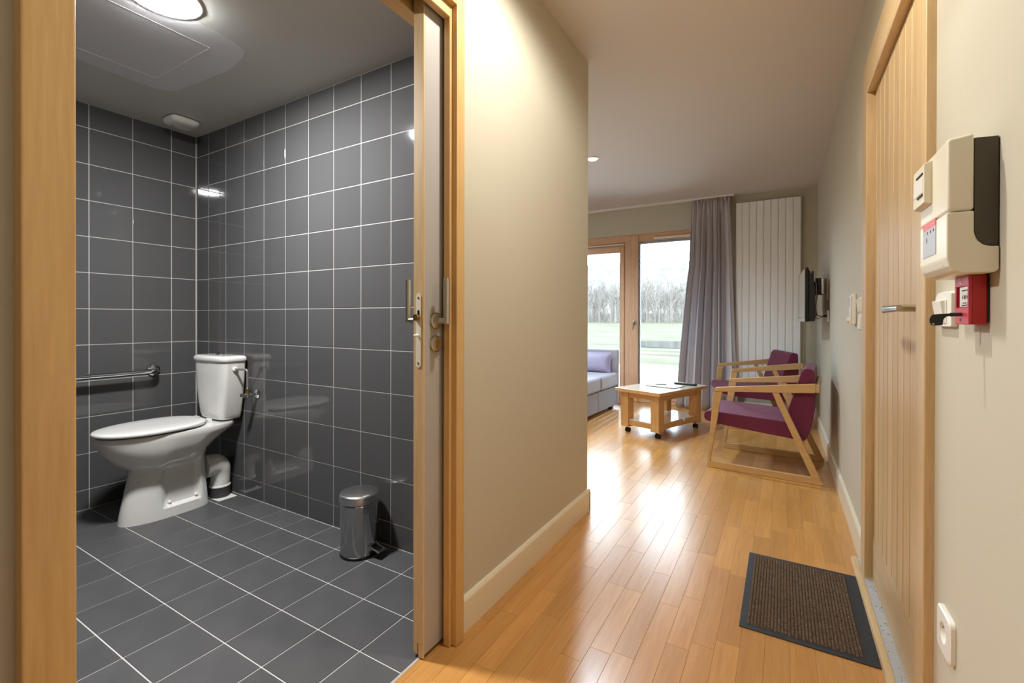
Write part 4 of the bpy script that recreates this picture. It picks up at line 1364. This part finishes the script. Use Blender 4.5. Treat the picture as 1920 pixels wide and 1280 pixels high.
# ------------------------------------------------------------------ outside: terrace, path, grass, pond, winter trees, hill
GZ = -0.12
m = MB(); m.box(-14, 14, YW+0.17, 9.6, GZ-0.2, GZ)
struct(m.build('terrace', 'terrace'), 'pale concrete terrace outside the window')
m = MB(); m.box(-40, 40, 9.6, 11.6, GZ-0.2, GZ+0.01)
struct(m.build('garden_path', 'path'), 'white gravel path beyond the terrace')
verts, faces = [], []
gx, gy = 60, 70
for j in range(gy+1):
    for i in range(gx+1):
        x = -90+150*i/gx
        y = 11.6+130*(j/gy)**1.6
        z = GZ+0.012*math.sin(x*0.7)*math.sin(y*0.5)+max(0, (y-40))*0.012
        verts.append((x, y, z))
for j in range(gy):
    for i in range(gx):
        a = j*(gx+1)+i
        faces.append((a, a+1, a+gx+2, a+gx+1))
struct(MB().add(verts, faces).build('grass_field', 'grass', angle=80), 'frosty meadow behind the path')
pond = []
for i in range(40):
    a = 2*math.pi*i/40
    pond.append((-2.6+4.2*math.cos(a)*(1+0.08*math.sin(3*a)), 22.5+3.6*math.sin(a)*(1+0.1*math.sin(2*a+1))))
m = MB().prism(pond, 'Z', GZ-0.1, GZ+0.022)
struct(m.build('pond', 'pond'), 'grey pond in the meadow')
rt = random.Random(11)
def branch(m, p, d, ln, r, depth):
    q = p+d*ln
    up = Vector((0, 0, 1)) if abs(d.z) < 0.9 else Vector((1, 0, 0))
    s1 = d.cross(up).normalized()
    s2 = d.cross(s1)
    A = [p+(s1*math.cos(t)+s2*math.sin(t))*r for t in (0, 2.1, 4.2)]
    B = [q+(s1*math.cos(t)+s2*math.sin(t))*r*0.6 for t in (0, 2.1, 4.2)]
    m.add(A+B, [(0, 1, 4, 3), (1, 2, 5, 4), (2, 0, 3, 5)])
    if depth == 0:
        return
    for k in range(4 if depth > 1 else 5):
        t = rt.uniform(0.35, 1.0)
        nd = (d+Vector((rt.uniform(-1, 1), rt.uniform(-1, 1), rt.uniform(-0.1, 0.7)))*0.75).normalized()
        branch(m, p+d*ln*t, nd, ln*rt.uniform(0.45, 0.68), r*0.5, depth-1)
tmesh = []
for k in range(5):
    m = MB()
    branch(m, Vector((0, 0, -0.3)), Vector((0, 0, 1)), rt.uniform(3.2, 4.2), 0.11, 3)
    me = bpy.data.meshes.new('bare_tree')
    me.from_pydata([tuple(v) for v in m.v], [], m.f)
    me.materials.append(M['bark'])
    tmesh.append((me, m))
kinds = ['slender', 'broad', 'tall', 'low', 'leaning']
slots = ['seen through the left pane, nearest the corridor wall', 'seen through the left pane, second from the corridor wall', 'seen through the left pane, just left of the mullion', 'hidden behind the window mullion', 'first right of the mullion in the right pane', 'second right of the mullion in the right pane', 'in the middle of the right pane', 'right of the middle of the right pane', 'nearest the curtain in the right pane']
for i in range(9):
    y = 60+(i % 2)*9
    x = -y*(0.385-0.0265*i)
    o = bpy.data.objects.new('bare_tree', tmesh[i % 5][0])
    o.location = (x, y, GZ+(y-40)*0.012)
    o.rotation_euler = (0, 0, rt.uniform(0, 6.28))
    s_ = rt.uniform(0.75, 0.95)
    o.scale = (s_*0.62, s_*0.62, s_*1.35)
    o['label'] = 'bare winter tree '+slots[i]
    o['category'] = 'tree'
    o['group'] = 'bare trees beyond the meadow'
    C.objects.link(o)
m = MB()
for i in range(330):
    y = rt.uniform(82, 116)
    x = -y*rt.uniform(0.10, 0.46)
    src = tmesh[i % 5][1]
    a = rt.uniform(0, 6.28)
    s_ = rt.uniform(0.9, 1.5) if i % 2 else rt.uniform(0.45, 0.7)
    ca, sa = math.cos(a)*s_, math.sin(a)*s_
    z0 = GZ+(y-40)*0.012
    m.add([(x+v[0]*ca-v[1]*sa, y+v[0]*sa+v[1]*ca, z0+v[2]*s_-(1.2 if i % 2 == 0 else 0)) for v in src.v], src.f)
me = bpy.data.meshes.new('woodland')
me.from_pydata(m.v, [], m.f)
me.materials.append(M['bark'])
o = bpy.data.objects.new('woodland', me)
C.objects.link(o)
o['kind'] = 'stuff'
o['label'] = 'misty bare woodland behind the row of trees'
o['category'] = 'woodland'
verts, faces = [], []
for j in range(9):
    for i in range(41):
        x = -140+200*i/40
        t = j/8
        prof = 20.5+2.5*math.exp(-((x+62)/22)**2)+1.2*math.sin(x*0.13)+0.5*math.sin(x*0.71)
        verts.append((x, 118+60*t, GZ+0.8+prof*math.sin(t*math.pi/2)))
for j in range(8):
    for i in range(40):
        a = j*41+i
        faces.append((a, a+1, a+42, a+41))
struct(MB().add(verts, faces).build('hill', 'hill', angle=80), 'pale wooded hill on the horizon')
